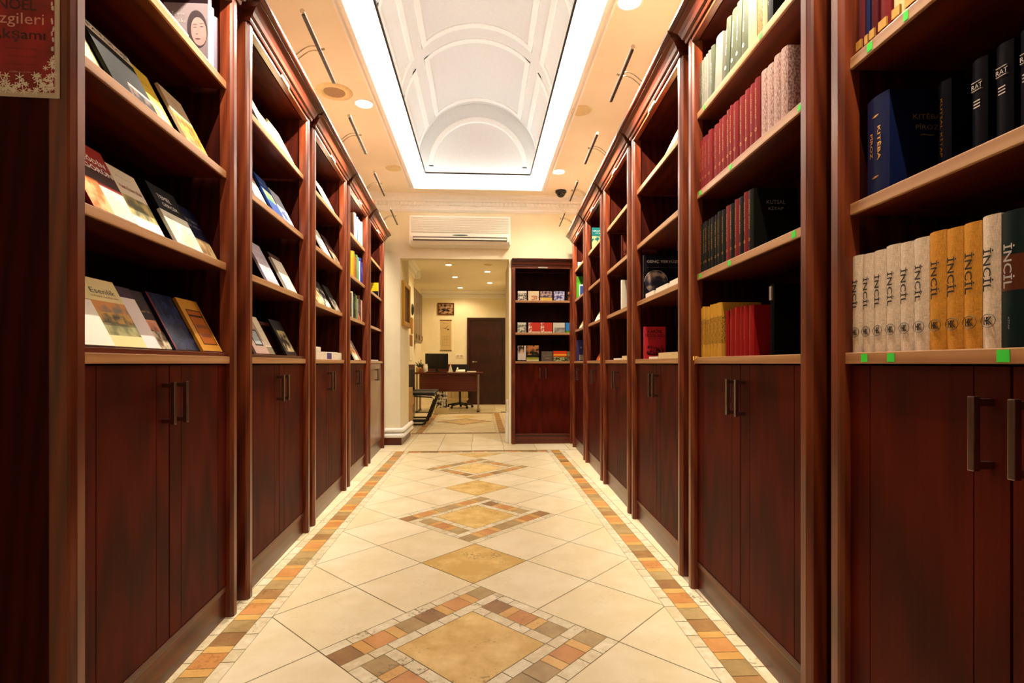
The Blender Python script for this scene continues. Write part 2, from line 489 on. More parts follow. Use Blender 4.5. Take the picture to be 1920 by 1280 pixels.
for b in range(NB):
    y0 = VY1 - 0.06 - (b + 1) * BL; y1 = y0 + BL
    y0 += 0.075; y1 -= 0.075 if b else 0.01
    for a0, a1 in ((44, 136), (7, 34), (146, 173)):
        arc_strip(rb, a0, a1, y0, y0 + 0.06); arc_strip(rb, a0, a1, y1 - 0.06, y1)
        da = 4.6
        arc_strip(rb, a0, a0 + da, y0, y1, steps=2); arc_strip(rb, a1 - da, a1, y0, y1, steps=2)
# the half-round panel on each end wall
for yw, s in ((VY1, -1), (VY0, 1)):
    for R0, R1, th in ((0.545, 0.495, 0.03),):
        pr = []
        st = 36
        for k in range(st + 1):
            a = PI * k / st
            for rr, yy in ((R0, yw), (R0, yw + s * th), (R1, yw + s * th), (R1, yw)):
                pr.append((VX + rr * math.cos(a), yy, VZ - 0.05 + rr * math.sin(a)))
        rb.add(pr, [(k * 4 + j, k * 4 + (j + 1) % 4, (k + 1) * 4 + (j + 1) % 4, (k + 1) * 4 + j) for k in range(st) for j in range(4)])
struct(rb.build('trim_5', M_PLASTER), 'white rib mouldings on the vault')
led = MB()
for x0, x1, y0, y1 in ((VX - VR + 0.02, VX - VR + 0.04, VY0 + 0.05, VY1 - 0.05), (VX + VR - 0.04, VX + VR - 0.02, VY0 + 0.05, VY1 - 0.05), (VX - 0.55, VX + 0.55, VY1 - 0.05, VY1 - 0.03)):
    led.box(x0, x1, y0, y1, ZC + 0.116, ZC + 0.124)
tag(led.build('led_strip', emit('led_white', 'F4F8FF', LED_E)), 'glowing light strip running along the ledge below the vault', 'light strip')

# ------------------------------------------------------------------ setting: walls
def wbox(name, x0, x1, y0, y1, z0, z1, mat=None, label=None):
    return struct(MB().box(x0, x1, y0, y1, z0, z1).build(name, mat or M_WALL), label)
# side walls run parallel to the bookcase rows
def slant_wall(name, xa, ya, xb, yb, t):
    P = [(xa, ya), (xb, yb), (xb + t, yb), (xa + t, ya)]
    return struct(MB().prism(P, 0, 2.95, axis='z').build(name, M_WALL), 'cream side wall behind the bookcases')
slant_wall('wall_left', -0.844 - 0.335 + 0.083, -2, -0.844 - 0.335 - 0.0415 * 6.3, 6.3, -0.1)
slant_wall('wall_right', 0.794 + 0.335 - 0.08, -2, 0.794 + 0.335 + 0.04 * 6.3, 6.3, 0.1)
wbox('wall_back', -1.6, 1.6, -2.1, -2.0, 0, 2.97, label='wall behind the viewpoint')
wbox('wall_far', -1.6, 1.6, 6.2, 6.32, 2.178, 2.97, label='cream wall above the office opening')
wbox('wall_pier_left', -1.5, -0.95, 6.2, 6.93, 0, 2.178, label='cream pier left of the opening')
wbox('wall_pier_top', -1.5, -0.95, 6.32, 6.93, 2.178, 2.62)
wbox('wall_pier_right', 0.322, 0.347, 6.17, 7.1, 0, 2.178, label='narrow cream jamb right of the opening')
wbox('wall_niche', 0.347, 1.6, 6.47, 7.1, 0, 2.62)
wbox('wall_office_near', -1.5, -1.2, 6.93, 9.4, 0, 2.62)
wbox('wall_office_left', -1.5, -1.38, 9.4, 12.2, 0, 2.62)
wbox('wall_office_back', -1.6, 0.7, 12.15, 12.3, 0, 2.62)
wbox('wall_office_right', 0.555, 0.7, 7.1, 12.15, 0, 2.62)
wbox('ceiling_office', -1.6, 0.7, 6.32, 12.3, 2.62, 2.70, M_CEIL, 'office ceiling')
# cornices with dentils
def cornice(mb, x0, x1, y, ztop, p=0.11, h=0.19, dent=0.05):
    pr = [(y, ztop), (y - p, ztop), (y - p, ztop - 0.02), (y - p + 0.02, ztop - 0.04), (y - p * 0.55, ztop - 0.055), (y - p * 0.5, ztop - 0.075), (y - 0.04, ztop - 0.085), (y - 0.04, ztop - h + 0.06), (y - 0.025, ztop - h + 0.04), (y - 0.03, ztop - h + 0.02), (y - 0.012, ztop - h), (y, ztop - h)]
    mb.prism(pr, x0, x1, axis='x')
    x = x0 + 0.02
    while x < x1 - 0.02:
        mb.box(x, x + dent * 0.62, y - 0.062, y - 0.035, ztop - 0.125, ztop - 0.087); x += dent
    return mb
struct(cornice(MB(), -1.45, 1.45, 6.2, ZC).build('trim_6', M_PLASTER), 'white dentil cornice across the far wall')
struct(cornice(MB(), -1.38, 0.555, 12.15, 2.62, h=0.17, dent=0.08).build('trim_7', M_PLASTER), 'dentil cornice on the office back wall')
o_ = cornice(MB(), 6.95, 9.4, 0, 2.62, h=0.17, dent=0.08)
o_.xf(Matrix.Translation((-1.2, 0, 0)) @ Matrix(((0, -1, 0, 0), (1, 0, 0, 0), (0, 0, 1, 0), (0, 0, 0, 1))))
struct(o_.build('trim_8', M_PLASTER), 'cornice over the office side wall')
cq = cornice(MB(), -1.38, -1.09, 0, 2.62, h=0.17, dent=0.08).xf(Matrix.Translation((0, 9.4, 0)) @ Matrix.Scale(-1, 4, (0, 1, 0)))
struct(cq.build('trim_9', M_PLASTER), 'cornice return in the office')
# brown dado and plinths
wbox('baseboard_left', -1.3, -0.93, 6.17, 6.95, 0, 0.085, W_H, 'dark wood plinth round the pier')
wbox('trim_10', -1.38, -0.33, 12.12, 12.15, 0.72, 0.93, W_H, 'dark wood dado behind the desk')
wbox('trim_11', -1.2, -1.18, 6.95, 9.4, 0.0, 0.93, W_H, 'dark wood dado on the office side wall')

def pipe_run(name, pts, r, label):
    mb = MB().tube(pts, r, 14)
    return tag(mb.build(name, M_PLASTER, smooth=50), label, 'pipe', None)
for z, lab in ((0.175, 'upper white pipe running round the foot of the pier'), (0.112, 'lower white pipe running round the foot of the pier')):
    pipe_run('heating_pipe', [(-1.12, 6.165, z), (-0.95, 6.165, z), (-0.925, 6.172, z), (-0.915, 6.2, z), (-0.915, 6.93, z)], 0.026, lab)
pj = MB().tube([(0.312, 6.30, 0.002), (0.312, 6.30, 0.34)], 0.03, 14).tube([(0.312, 6.30, 0.34), (0.312, 6.30, 0.36)], [0.03, 0.014], 14).tube([(0.312, 6.30, 0.36), (0.312, 6.30, 0.50)], 0.014, 12)
pj.lathe([(0.0, 0.49), (0.02, 0.49), (0.022, 0.51), (0.0, 0.52)], (0.312, 6.30, 0), 16)
tag(pj.build('heating_pipe', M_PLASTER, smooth=50), 'short white upright pipe at the foot of the right jamb', 'pipe')

# ------------------------------------------------------------------ bookcase rows
class Row:
    def __init__(s, side, x0, k):
        n = math.hypot(k, 1); s.d = (k / n, 1 / n); s.n = (s.d[1], -s.d[0]); s.o = (x0, 0); s.side = side
        s.sg = 1 if side == 'L' else -1
        # local x: away from the camera on the left row, towards it on the right row; local y: into the bookcase
        s.rz = math.atan2(s.d[1], s.d[0]) if side == 'L' else math.atan2(-s.d[1], -s.d[0])
    def at(s, S, inn=0.0, z=0.0, extra=0.0):
        k = -inn * s.sg
        return Matrix.Translation((s.o[0] + S * s.d[0] + k * s.n[0], s.o[1] + S * s.d[1] + k * s.n[1], z)) @ Matrix.Rotation(s.rz + extra, 4, 'Z')
LR = Row('L', -0.844, -0.0415)
RR = Row('R', 0.794, 0.040)
LB = [(1.205, 2.071), (2.168, 3.046), (3.123, 4.027), (4.104, 4.958), (5.046, 6.0)]
RB = [(0.36, 1.237), (1.315, 2.21), (2.295, 3.20), (3.27, 4.125), (4.20, 5.025), (5.1, 5.95)]
PW = 0.045      # pilaster
REC = 0.025     # recess of shelves and doors
DEP = 0.32
TOPZ = 2.41
SH_Z = (1.325, 1.668, 2.002)
LEDGE = 0.975

def handle(x, parent, z0=0.77, z1=0.895, y=REC, left=True):
    h = MB()
    h.box(x - 0.006, x + 0.006, y - 0.036, y - 0.024, z0, z1, ch=0.0015)
    for z in (z0 + 0.010, z1 - 0.010):
        h.box(x - 0.006, x + 0.006, y - 0.026, y, z - 0.006, z + 0.006)
    tag(h.build('handle', M_METAL, parent), 'square brushed metal bar handle')

def door(x0, x1, hx, parent, mat=W_DOOR, z0=0.125, z1=0.945, y=REC, hz=(0.77, 0.895)):
    """three vertical boards with fine V joints on a dark backing"""
    a = 0.068
    b = MB()
    b.box(x0 + 0.001, x1 - 0.001, y + 0.006, y + 0.02, z0, z1, mi=1)
    cuts = [x0 + 0.0015, x0 + a, x1 - a, x1 - 0.0015]
    for i in range(3):
        b.box(cuts[i] + 0.001, cuts[i + 1] - 0.001, y, y + 0.012, z0, z1, ch=0.0008)
    d = b.build('door', [mat, M_GROOVE], parent)
    handle(hx, d, z0=hz[0], z1=hz[1])
    return d

def bookcase(M, W, label, height=TOPZ, shelves=SH_Z, group='tall dark wood bookcases with cupboard doors', plate=True, dmat=None, crown=True, doorspec=None, stickers=(), side_out=0.5):
    r = empty('bookcase', M, label, 'bookcase', group)
    w = W / 2
    ft = height - 0.075           # foot of the crown
    it = ft - 0.03                # top of the opening
    cs = MB()
    cs.box(-w, -w + PW - 0.012, 0.045, DEP, 0.0, ft); cs.box(w - PW + 0.012, w, 0.045, DEP, 0.0, ft)
    cs.box(-w + PW - 0.012, w - PW + 0.012, REC + 0.01, DEP, it + 0.004, ft)
    cs.box(-w + PW - 0.012, w - PW + 0.012, REC + 0.03, DEP - 0.012, 0.02, 0.10)
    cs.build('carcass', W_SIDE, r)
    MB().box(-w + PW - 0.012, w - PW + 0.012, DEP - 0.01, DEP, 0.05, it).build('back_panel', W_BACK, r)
    for sx in (-1, 1):
        p = MB()
        # moulded face: bead, flat, bevel down to the opening
        pr = [(0, 0.048), (0, 0.012), (0.003, 0.007), (0.013, 0.002), (0.015, 0.0), (0.038, 0.0), (0.042, 0.004), (PW, 0.013), (PW, 0.048)]
        P = [(sx * (w - a), b) for a, b in pr]
        p.prism(P, 0.0, ft, axis='z')
        p.build('pilaster', W_V, r)
    MB().box(-w + PW, w - PW, 0.002, 0.03, it, ft, ch=0.003).build('top_rail', W_RAIL, r)
    for z in shelves:
        sh = MB().box(-w + PW, w - PW, REC + 0.008, DEP - 0.012, z - 0.027, z).build('shelf', W_H, r)
        MB().box(-w + PW, w - PW, REC, REC + 0.008, z - 0.027, z, ch=0.002).build('lipping', W_EDGE, sh)
    sh = MB().box(-w + PW, w - PW, REC - 0.003, DEP - 0.012, LEDGE - 0.026, LEDGE).build('shelf', W_H, r)
    MB().box(-w + PW, w - PW, REC - 0.012, REC - 0.003, LEDGE - 0.026, LEDGE, ch=0.002).build('lipping', W_EDGE, sh)
    pl = MB().box(-w + PW, w - PW, REC + 0.004, REC + 0.028, 0.0, 0.098).box(-w + PW, w - PW, REC - 0.002, REC + 0.028, 0.1, 0.122, ch=0.003)
    pl.build('plinth', W_H, r)
    x0, x1 = -w + PW, w - PW
    xm = (x0 + x1) / 2
    if doorspec is None:
        door(x0, xm, xm - 0.035, r, dmat or W_DOOR); door(xm, x1, xm + 0.035, r, dmat or W_DOOR)
    else:
        for a, b, h in doorspec: door(a, b, h, r, dmat or W_DOOR)
    if crown:
        pr = [(0.0, ft - 0.012), (0.006, ft - 0.012), (0.010, ft - 0.004), (0.010, ft + 0.004), (0.020, ft + 0.008), (0.026, ft + 0.022), (0.036, ft + 0.038), (0.050, ft + 0.048), (0.054, ft + 0.05), (0.054, ft + 0.057), (0.066, ft + 0.060), (0.070, ft + 0.064), (0.070, height), (0.0, height)]
        cr = MB(); k = side_out
        v_ = []
        for o, z in pr:
            v_ += [(-w - o * k, DEP, z), (-w - o * k, -o, z), (w + o * k, -o, z), (w + o * k, DEP, z)]
        f_ = []
        n_ = len(pr)
        for i in range(n_):
            j = (i + 1) % n_
            for q in range(3): f_.append((i * 4 + q, i * 4 + q + 1, j * 4 + q + 1, j * 4 + q))
        f_.append([i * 4 for i in range(n_)]); f_.append([i * 4 + 3 for i in range(n_)])
        cr.add(v_, f_)
        cr.box(-w, w, 0.0, DEP, height - 0.012, height - 0.001)
        cr.build('crown', W_H, r)
    if plate:
        np_ = MB().box(-0.055, 0.055, -0.005, 0.002, it + 0.002, ft - 0.004, ch=0.001).build('name_plate', flat('plate_silver', 'A8A090', 0.5), r)
        tag(np_, 'small pale plate on the top rail')
    for (x, z, wd, hh, yy) in stickers:
        tag(MB().box(x - wd / 2, x + wd / 2, yy - 0.001, yy, z - hh / 2, z + hh / 2).build('price_sticker', M_GREEN, r), 'bright green sticker on the shelf edge')
    return r

LN = ['nearest', 'second', 'third', 'fourth', 'farthest']
RN = ['nearest', 'second', 'third', 'fourth', 'fifth', 'farthest']
LABL = ['tall dark wood bookcase nearest on the left, red poster on its end', 'second bookcase on the left, covers leaning on every shelf', 'third bookcase on the left, small stacked boxes on its ledge',
        'fourth bookcase on the left, rows of thin upright spines', 'farthest bookcase on the left, nearly empty, paler lower doors']
LABR = ['bookcase nearest on the right holding thick cloth bound volumes', 'second bookcase on the right, packed with maroon and black volumes', 'third bookcase on the right with a red book on its ledge',
        'fourth bookcase on the right, nearly empty shelves', 'fifth bookcase on the right with a teal cover high up', 'farthest bookcase of the right row, beside the low cabinet']
W_PALE = wood('paler_door', '6A4630', '8A6246', 'A07A58', rough=0.35, coat=0.3)
def rx(i, S): return (RB[i][0] + RB[i][1]) / 2 - S      # local x on the right row
STK = {0: [(rx(0, 1.125), 1.655, 0.016, 0.018, REC), (rx(0, 1.02), 1.655, 0.012, 0.018, REC), (rx(0, 1.125), 0.962, 0.02, 0.018, REC - 0.012), (rx(0, 1.045), 0.962, 0.02, 0.018, REC - 0.012), (rx(0, 0.80), 0.962, 0.022, 0.02, REC - 0.012)],
       1: [(rx(1, 2.085), 1.989, 0.02, 0.016, REC), (rx(1, 1.62), 1.989, 0.02, 0.016, REC), (rx(1, 2.13), 1.655, 0.02, 0.016, REC), (rx(1, 1.84), 1.655, 0.02, 0.016, REC), (rx(1, 1.40), 1.655, 0.02, 0.016, REC), (rx(1, 2.13), 1.312, 0.02, 0.016, REC), (rx(1, 1.85), 1.312, 0.022, 0.018, REC), (rx(1, 1.43), 1.312, 0.022, 0.018, REC)]}
for i, (a, b) in enumerate(LB):
    bookcase(LR.at((a + b) / 2), b - a, LABL[i], group=None, dmat=W_PALE if i == 4 else None)
for i, (a, b) in enumerate(RB):
    ds = None
    bookcase(RR.at((a + b) / 2), b - a, LABR[i], group=None, stickers=STK.get(i, ()))
# the low cabinet on the far wall
bookcase(Matrix.Translation((0.72, 6.155, 0)), 0.735, 'lower bookcase standing against the far wall beside the opening', height=2.172, shelves=(1.315, 1.695), group=None, side_out=0.0)
# ------------------------------------------------------------------ poster on the end of the first bookcase
pm = LR.at(1.205, 0, 0, -PI / 2)    # local x: towards the aisle is +x after this turn; -y faces the camera
def on_end(u, z, out=0.0):
    # u metres left of the bookcase's aisle corner
    k = -u * LR.sg
    P = (LR.o[0] + 1.205 * LR.d[0] + k * LR.n[0] - out * LR.d[0], LR.o[1] + 1.205 * LR.d[1] + k * LR.n[1] - out * LR.d[1], z)
    return Matrix.Translation(P) @ Matrix.Rotation(LR.rz - PI / 2, 4, 'Z')
P0 = on_end(0.025, 1.527, 0.0015)
po = empty('poster', P0, 'red paper poster with white snowflakes taped on the bookcase end', 'poster')
PWD, PHT = 0.21, 0.297
MB().box(-PWD, 0, -0.0008, 0, 0, PHT).build('sheet', flat('poster_paper', 'D8CCC6', 0.6), po)
def poster_mat():
    m, N, L, b = new_mat('poster_red')
    tc = N.new('ShaderNodeTexCoord'); n1 = N.new('ShaderNodeTexNoise'); n1.inputs['Scale'].default_value = 14; n1.inputs['Detail'].default_value = 5
    L.new(tc.outputs['Object'], n1.inputs['Vector'])
    r = N.new('ShaderNodeValToRGB'); r.color_ramp.elements[0].color = rgba('6E0612'); r.color_ramp.elements[1].color = rgba('B31323')
    r.color_ramp.elements[0].position = 0.3; r.color_ramp.elements[1].position = 0.7
    L.new(n1.outputs['Fac'], r.inputs[0]); L.new(r.outputs[0], b.inputs['Base Color']); b.inputs['Roughness'].default_value = 0.5
    return m
MB().box(-PWD + 0.012, -0.010, -0.0011, -0.0009, 0.012, PHT - 0.01).build('printed_panel', poster_mat(), po)
tx = MB()
letters(tx, 'NOEL', (-0.085, -0.0014, 0.200), height=0.024, width=0.078, bold=0.01)
letters(tx, 'Akşamı', (-0.084, -0.0014, 0.133), height=0.028, width=0.112, bold=0.01)
for k, s in enumerate(('@print', '@print', '@print')):
    letters(tx, s, (-0.075, -0.0014, 0.105 - 0.017 * k), height=0.0055)
tag(tx.build('lettering', flat('poster_dark_ink', '3A0208', 0.5), po), 'dark red lettering')
tx = MB()
letters(tx, 'Ezgileri', (-0.084, -0.0014, 0.166), height=0.032, width=0.106)
letters(tx, '@print', (-0.078, -0.0014, 0.054), height=0.004)
tag(tx.build('lettering', flat('poster_pink_ink', 'E0A9A2', 0.5), po), 'pale pink lettering')
sn = MB()
for k in range(90):
    x = -PWD + 0.02 + random.random() * (PWD - 0.035); z = 0.013 + random.random() ** 2 * 0.035
    if k > 70: x = -0.012 - random.random() ** 2 * 0.02; z = 0.02 + random.random() * 0.06
    r_ = 0.003 + random.random() * 0.007; t0 = random.random()
    for q in range(3):
        t = t0 + q * PI / 3; dx, dz = math.cos(t) * r_, math.sin(t) * r_; ex, ez = -math.sin(t) * 0.0009, math.cos(t) * 0.0009
        yq = -0.0013 - random.random() * 0.0003
        sn.add([(x - dx - ex, yq, z - dz - ez), (x + dx - ex, yq, z + dz - ez), (x + dx + ex, yq, z + dz + ez), (x - dx + ex, yq, z - dz + ez)], [(0, 1, 2, 3)])
tag(sn.build('snowflakes', M_PLASTER, po), 'white snowflake pattern along the lower edge')
for z in (0.11, 0.215):
    sn2 = MB()
    for k in range(14):
        x = -0.010 - random.random() * 0.004; zz = z + random.random() * 0.09 - 0.03
        sn2.box(x - 0.003, x, -0.0013, -0.0010, zz, zz + 0.008)
    sn2.build('frost_edge', M_PLASTER, po)

# ------------------------------------------------------------------ books
def cover_mat(name, base, bands=(), noise=(), rough=0.5, linen=False):
    if name in MATS: return MATS[name]
    m, N, L, b = new_mat(name)
    tc = N.new('ShaderNodeTexCoord'); sp = N.new('ShaderNodeSeparateXYZ'); L.new(tc.outputs['Generated'], sp.inputs[0])
    cur = N.new('ShaderNodeRGB'); cur.outputs[0].default_value = rgba(base); cur = cur.outputs[0]
    def within(sock, a, c_):
        g = N.new('ShaderNodeMath'); g.operation = 'GREATER_THAN'; g.inputs[1].default_value = a; L.new(sock, g.inputs[0])
        h = N.new('ShaderNodeMath'); h.operation = 'LESS_THAN'; h.inputs[1].default_value = c_; L.new(sock, h.inputs[0])
        q = N.new('ShaderNodeMath'); q.operation = 'MULTIPLY'; L.new(g.outputs[0], q.inputs[0]); L.new(h.outputs[0], q.inputs[1])
        return q.outputs[0]
    def mix(fac, col_sock=None, col=None):
        nonlocal cur
        mx = N.new('ShaderNodeMix'); mx.data_type = 'RGBA'
        L.new(fac, mx.inputs[0]); L.new(cur, mx.inputs[6])
        if col_sock: L.new(col_sock, mx.inputs[7])
        else: mx.inputs[7].default_value = rgba(col)
        cur = mx.outputs[2]
    for bd in bands:
        z0, z1, col = bd[:3]
        f = within(sp.outputs['Z'], z0, z1)
        if len(bd) > 3:
            g = within(sp.outputs['X'], bd[3], bd[4]); q = N.new('ShaderNodeMath'); q.operation = 'MULTIPLY'
            L.new(f, q.inputs[0]); L.new(g, q.inputs[1]); f = q.outputs[0]
        mix(f, col=col)
    for z0, z1, x0, x1, ca, cb, sc in noise:
        f = within(sp.outputs['Z'], z0, z1); g = within(sp.outputs['X'], x0, x1)
        q = N.new('ShaderNodeMath'); q.operation = 'MULTIPLY'; L.new(f, q.inputs[0]); L.new(g, q.inputs[1])
        nz = N.new('ShaderNodeTexNoise'); nz.inputs['Scale'].default_value = sc; nz.inputs['Detail'].default_value = 3
        L.new(tc.outputs['Generated'], nz.inputs['Vector'])
        r = N.new('ShaderNodeValToRGB'); r.color_ramp.elements[0].color = rgba(ca); r.color_ramp.elements[1].color = rgba(cb)
        r.color_ramp.elements[0].position = 0.42; r.color_ramp.elements[1].position = 0.58
        L.new(nz.outputs['Fac'], r.inputs[0]); mix(q.outputs[0], col_sock=r.outputs[0])
    L.new(cur, b.inputs['Base Color'])
    if linen:
        w = N.new('ShaderNodeTexNoise'); w.inputs['Scale'].default_value = 1; mp = N.new('ShaderNodeMapping'); mp.inputs['Scale'].default_value = (900, 900, 120)
        L.new(tc.outputs['Object'], mp.inputs[0]); L.new(mp.outputs[0], w.inputs['Vector'])
        w2 = N.new('ShaderNodeTexNoise'); w2.inputs['Scale'].default_value = 1; mp2 = N.new('ShaderNodeMapping'); mp2.inputs['Scale'].default_value = (90, 90, 1300)
        L.new(tc.outputs['Object'], mp2.inputs[0]); L.new(mp2.outputs[0], w2.inputs['Vector'])
        ad = N.new('ShaderNodeMath'); ad.operation = 'ADD'; L.new(w.outputs['Fac'], ad.inputs[0]); L.new(w2.outputs['Fac'], ad.inputs[1])
        hs = N.new('ShaderNodeHueSaturation'); mr = N.new('ShaderNodeMapRange'); mr.inputs[1].default_value = 0.7; mr.inputs[2].default_value = 1.3; mr.inputs[3].default_value = 0.72; mr.inputs[4].default_value = 1.25
        L.new(ad.outputs[0], mr.inputs[0]); L.new(mr.outputs[0], hs.inputs['Value']); L.new(cur, hs.inputs['Color']); L.new(hs.outputs[0], b.inputs['Base Color'])
        rough = 0.8
    b.inputs['Roughness'].default_value = rough
    b.inputs['Specular IOR Level'].default_value = 0.12
    MATS[name] = m
    return m

def book_meshes(w, t, h, hard=True, round_=True):
    """cover shell and page block; spine at x=0, front cover faces -y"""
    ct = 0.0022 if hard else 0.0006
    sq = 0.003 if hard else 0.0
    k = min(0.006, t * 0.25) if round_ else 0.0
    outer = [(w, 0.0), (0.004, 0.0)]
    steps = 6
    for i in range(steps + 1):
        a = i / steps
        outer.append((0.003 - k * math.sin(PI * a) if k else 0.0, t * a))
    outer += [(0.004, t), (w, t)]
    inner = [(w, t - ct), (0.005 + ct, t - ct)] + [(0.004 + ct, t * 0.75), (0.004 + ct, t * 0.25)] + [(0.005 + ct, ct), (w, ct)]
    c_ = MB().prism(outer + inner, 0, h, axis='z')
    p = MB().box(0.004 + ct, w - sq, ct, t - ct, sq, h - sq)
    return c_, p, k

def book(M, w, t, h, mat, label, group=None, cat='book', hard=True, marks=(), name='book', round_=True, pages=True):
    """marks: (mode, text, u, v, width, height, material[, bold])"""
    r = empty(name, M, label, cat, group)
    c_, p, k = book_meshes(w, t, h, hard, round_)
    c_.build('cover', mat, r, smooth=30 if round_ else 0)
    if pages: p.build('pages', M_PAGES, r)
    for mk in marks:
        mode, s, u, v_, wd, ht, mm = mk[:7]
        bold = mk[7] if len(mk) > 7 else 0.0
        mb = MB()
        if s == '@bar':
            if mode == 'front': mb.box(u - wd / 2, u + wd / 2, -0.0006, -0.0002, v_ - ht / 2, v_ + ht / 2)
            else: mb.box(0.002 - k - 0.0012, 0.003 - k * 0.6, t / 2 - wd / 2, t / 2 + wd / 2, v_ - ht / 2, v_ + ht / 2)
            mb.build('printed_band', mm, r); continue
        if s == '@oval':      # monogram in an oval
            xx = 0.003 - k - 0.0009
            n_ = 28
            for rr in (1.0,):
                pts = [(xx, t / 2 + wd / 2 * math.cos(2 * PI * q / n_), v_ + ht / 2 * math.sin(2 * PI * q / n_)) for q in range(n_ + 1)]
                mb.tube(pts, 0.0006, 4, cap=False)
            for off_, s_ in ((0.0022, 1), (-0.0022, 1)):
                vs, fs, ww, hh = text_mesh('K')
                kk = ht * 0.62 / hh
                mb.add([(xx, t / 2 - a * kk + off_, v_ + b_ * kk) for a, b_ in vs], fs)
            mb.build('emblem', mm, r); continue
        if mode == 'front': letters(mb, s, (u, -0.0006, v_), wd, ht, 'front', bold=bold)
        else: letters(mb, s, (0.003 - k - 0.0007, t / 2 + u, v_), wd, ht, 'spine', bold=bold)
        mb.build('lettering', mm, r)
    return r

TILT = math.radians(27)
def leaning(row, S, z, w, h, mat, label, marks=(), inn=0.04, t=0.010, tilt=TILT, group=None, hard=False):
    """face-out book leaning back; S is the far bottom corner on the left row, the near one on the right row is S - w"""
    if row.side == 'L': base = row.at(S - w, inn, z)
    else: base = row.at(S, inn, z)
    # pivot on the back lower edge so that it rests on the shelf
    M = base @ Matrix.Translation((0, 0, t * math.sin(tilt))) @ Matrix.Rotation(-tilt, 4, 'X')
    return book(M, w, t, h, mat, label, group, marks=marks, hard=hard, round_=False)

def upright(row, Sfar, Snear, z, d, h, mat, label, marks=(), inn=0.035, group=None, hard=True, lean=0.0, gap=0.0012, round_=True, cat='book'):
    """spine-out book between two distances along the row"""
    t = abs(Sfar - Snear) - gap
    Sm = (Sfar + Snear) / 2
    M = row.at(Sm, inn, z) @ Matrix.Rotation(lean, 4, 'Y') @ Matrix.Rotation(PI / 2, 4, 'Z') @ Matrix.Translation((0, -t / 2, 0))
    if lean: M = Matrix.Translation((0, 0, t / 2 * abs(math.sin(lean)) + 0.0005)) @ M
    return book(M, d, t, h, mat, label, group, marks=marks, hard=hard, round_=round_, cat=cat)

ORD = ['first', 'second', 'third', 'fourth', 'fifth', 'sixth', 'seventh', 'eighth', 'ninth', 'tenth', 'eleventh', 'twelfth', 'thirteenth', 'fourteenth', 'fifteenth', 'sixteenth']
# ---- R1: nearest right bookcase
lin_c = cover_mat('cream_linen', 'DCC6AE', linen=True)
lin_o = cover_mat('ochre_linen', 'CE8E36', linen=True)
grn = cover_mat('bottle_green', '0A1E20', bands=((0.42, 0.68, '5A2A14'),))
E1 = [1.195, 1.158, 1.122, 1.085, 1.045, 1.009, 0.970, 0.931, 0.895, 0.858, 0.824, 0.785]
kinds = 'ccccccooocg'
cnt = {'c': 0, 'o': 0, 'g': 0}
for i, k in enumerate(kinds):
    t = E1[i] - E1[i + 1]
    m_ = {'c': lin_c, 'o': lin_o, 'g': grn}[k]
    cnt[k] += 1
    if k == 'c': lb = 'cream linen book lettered İNCİL, %s cream spine from the left on the ledge' % ORD[cnt[k] - 1]
    elif k == 'o': lb = 'ochre linen book lettered İNCİL, %s of the three ochre spines' % ('left', 'middle', 'right')[cnt[k] - 1]
    else: lb = 'dark green book with silver İNCİL beside the last cream spine'
    mk = [('spine', 'İNCİL', 0, 0.133, 0.072, 0.019, M_SILVER if k == 'g' else M_BLACK, 0.012)]
    if k != 'g': mk.append(('spine', '@oval', 0, 0.047, min(t * 0.78, 0.027), 0.022, M_BLACK))
    else: mk.append(('spine', 'KİTAP', 0, 0.04, 0.02, 0.003, M_SILVER))
    upright(RR, E1[i], E1[i + 1], LEDGE, 0.155, 0.222 + (0.003 if i % 3 == 0 else 0), m_, lb, mk, inn=0.03, gap=0.001,
            group={'c': 'cream linen volumes on the ledge', 'o': 'ochre linen volumes on the ledge', 'g': None}[k])
navy = cover_mat('navy_cloth', '0C1640', rough=0.5)
navy2 = cover_mat('dark_navy_cloth', '060A1E', rough=0.5)
upright(RR, 1.165, 1.095, SH_Z[0], 0.165, 0.222, navy, 'thick navy book lettered KITÊBA PÎROZ in gold on spine and cover',
        [('spine', 'KITÊBA', -0.012, 0.115, 0.075, 0.012, M_GOLD, 0.01), ('spine', 'PÎROZ', 0.012, 0.115, 0.055, 0.010, M_GOLD, 0.01),
         ('spine', '~', 0, 0.178, 0.004, 0.022, M_GOLD), ('spine', '~', 0, 0.042, 0.004, 0.022, M_GOLD)], inn=0.045)
# the gold title on its camera-facing cover (back board of the shell faces local -x here, so it is set by hand)
for i, s in enumerate((1.035, 0.955, 0.905, 0.86, 0.815)):
    lb = ['dark navy book with gold spine lettering beside the thick navy one', 'dark navy book with silver bands, leftmost of four at the shelf end', 'dark navy book with silver bands, second of four at the shelf end',
          'dark navy book with silver bands, third of four at the shelf end', 'dark navy book with silver bands, rightmost of four at the shelf end'][i]
    mk = [('spine', 'KUTSAL KİTAP', 0, 0.11, 0.12, 0.007, M_GOLD)] if i == 0 else [('spine', '@bar', 0, 0.162, 0.02, 0.0012, M_SILVER), ('spine', '@bar', 0, 0.146, 0.02, 0.0012, M_SILVER), ('spine', 'III', 0, 0.12, 0.014, 0.014, M_SILVER)]
    rr_ = upright(RR, s + 0.017, s - 0.017, SH_Z[0], 0.145, 0.205, navy2, lb, mk, inn=0.115, group='dark navy volumes at the shelf end' if i else None)
    if i:
        mb = MB(); letters(mb, 'RAT', (0, 0, 0), 0.022, 0.009, 'front')
        mb.v = [(0.003 - 0.0067, 0.0165 - a, 0.154 + c_) for a, b_, c_ in mb.v]
        mb.build('lettering', M_SILVER, rr_)
mar = cover_mat('maroon_cloth', '4C1016', rough=0.45)
marl = cover_mat('bright_maroon_cloth', '6E1C1E', rough=0.4)
crm = cover_mat('cream_vellum', 'D8C08C', rough=0.5)
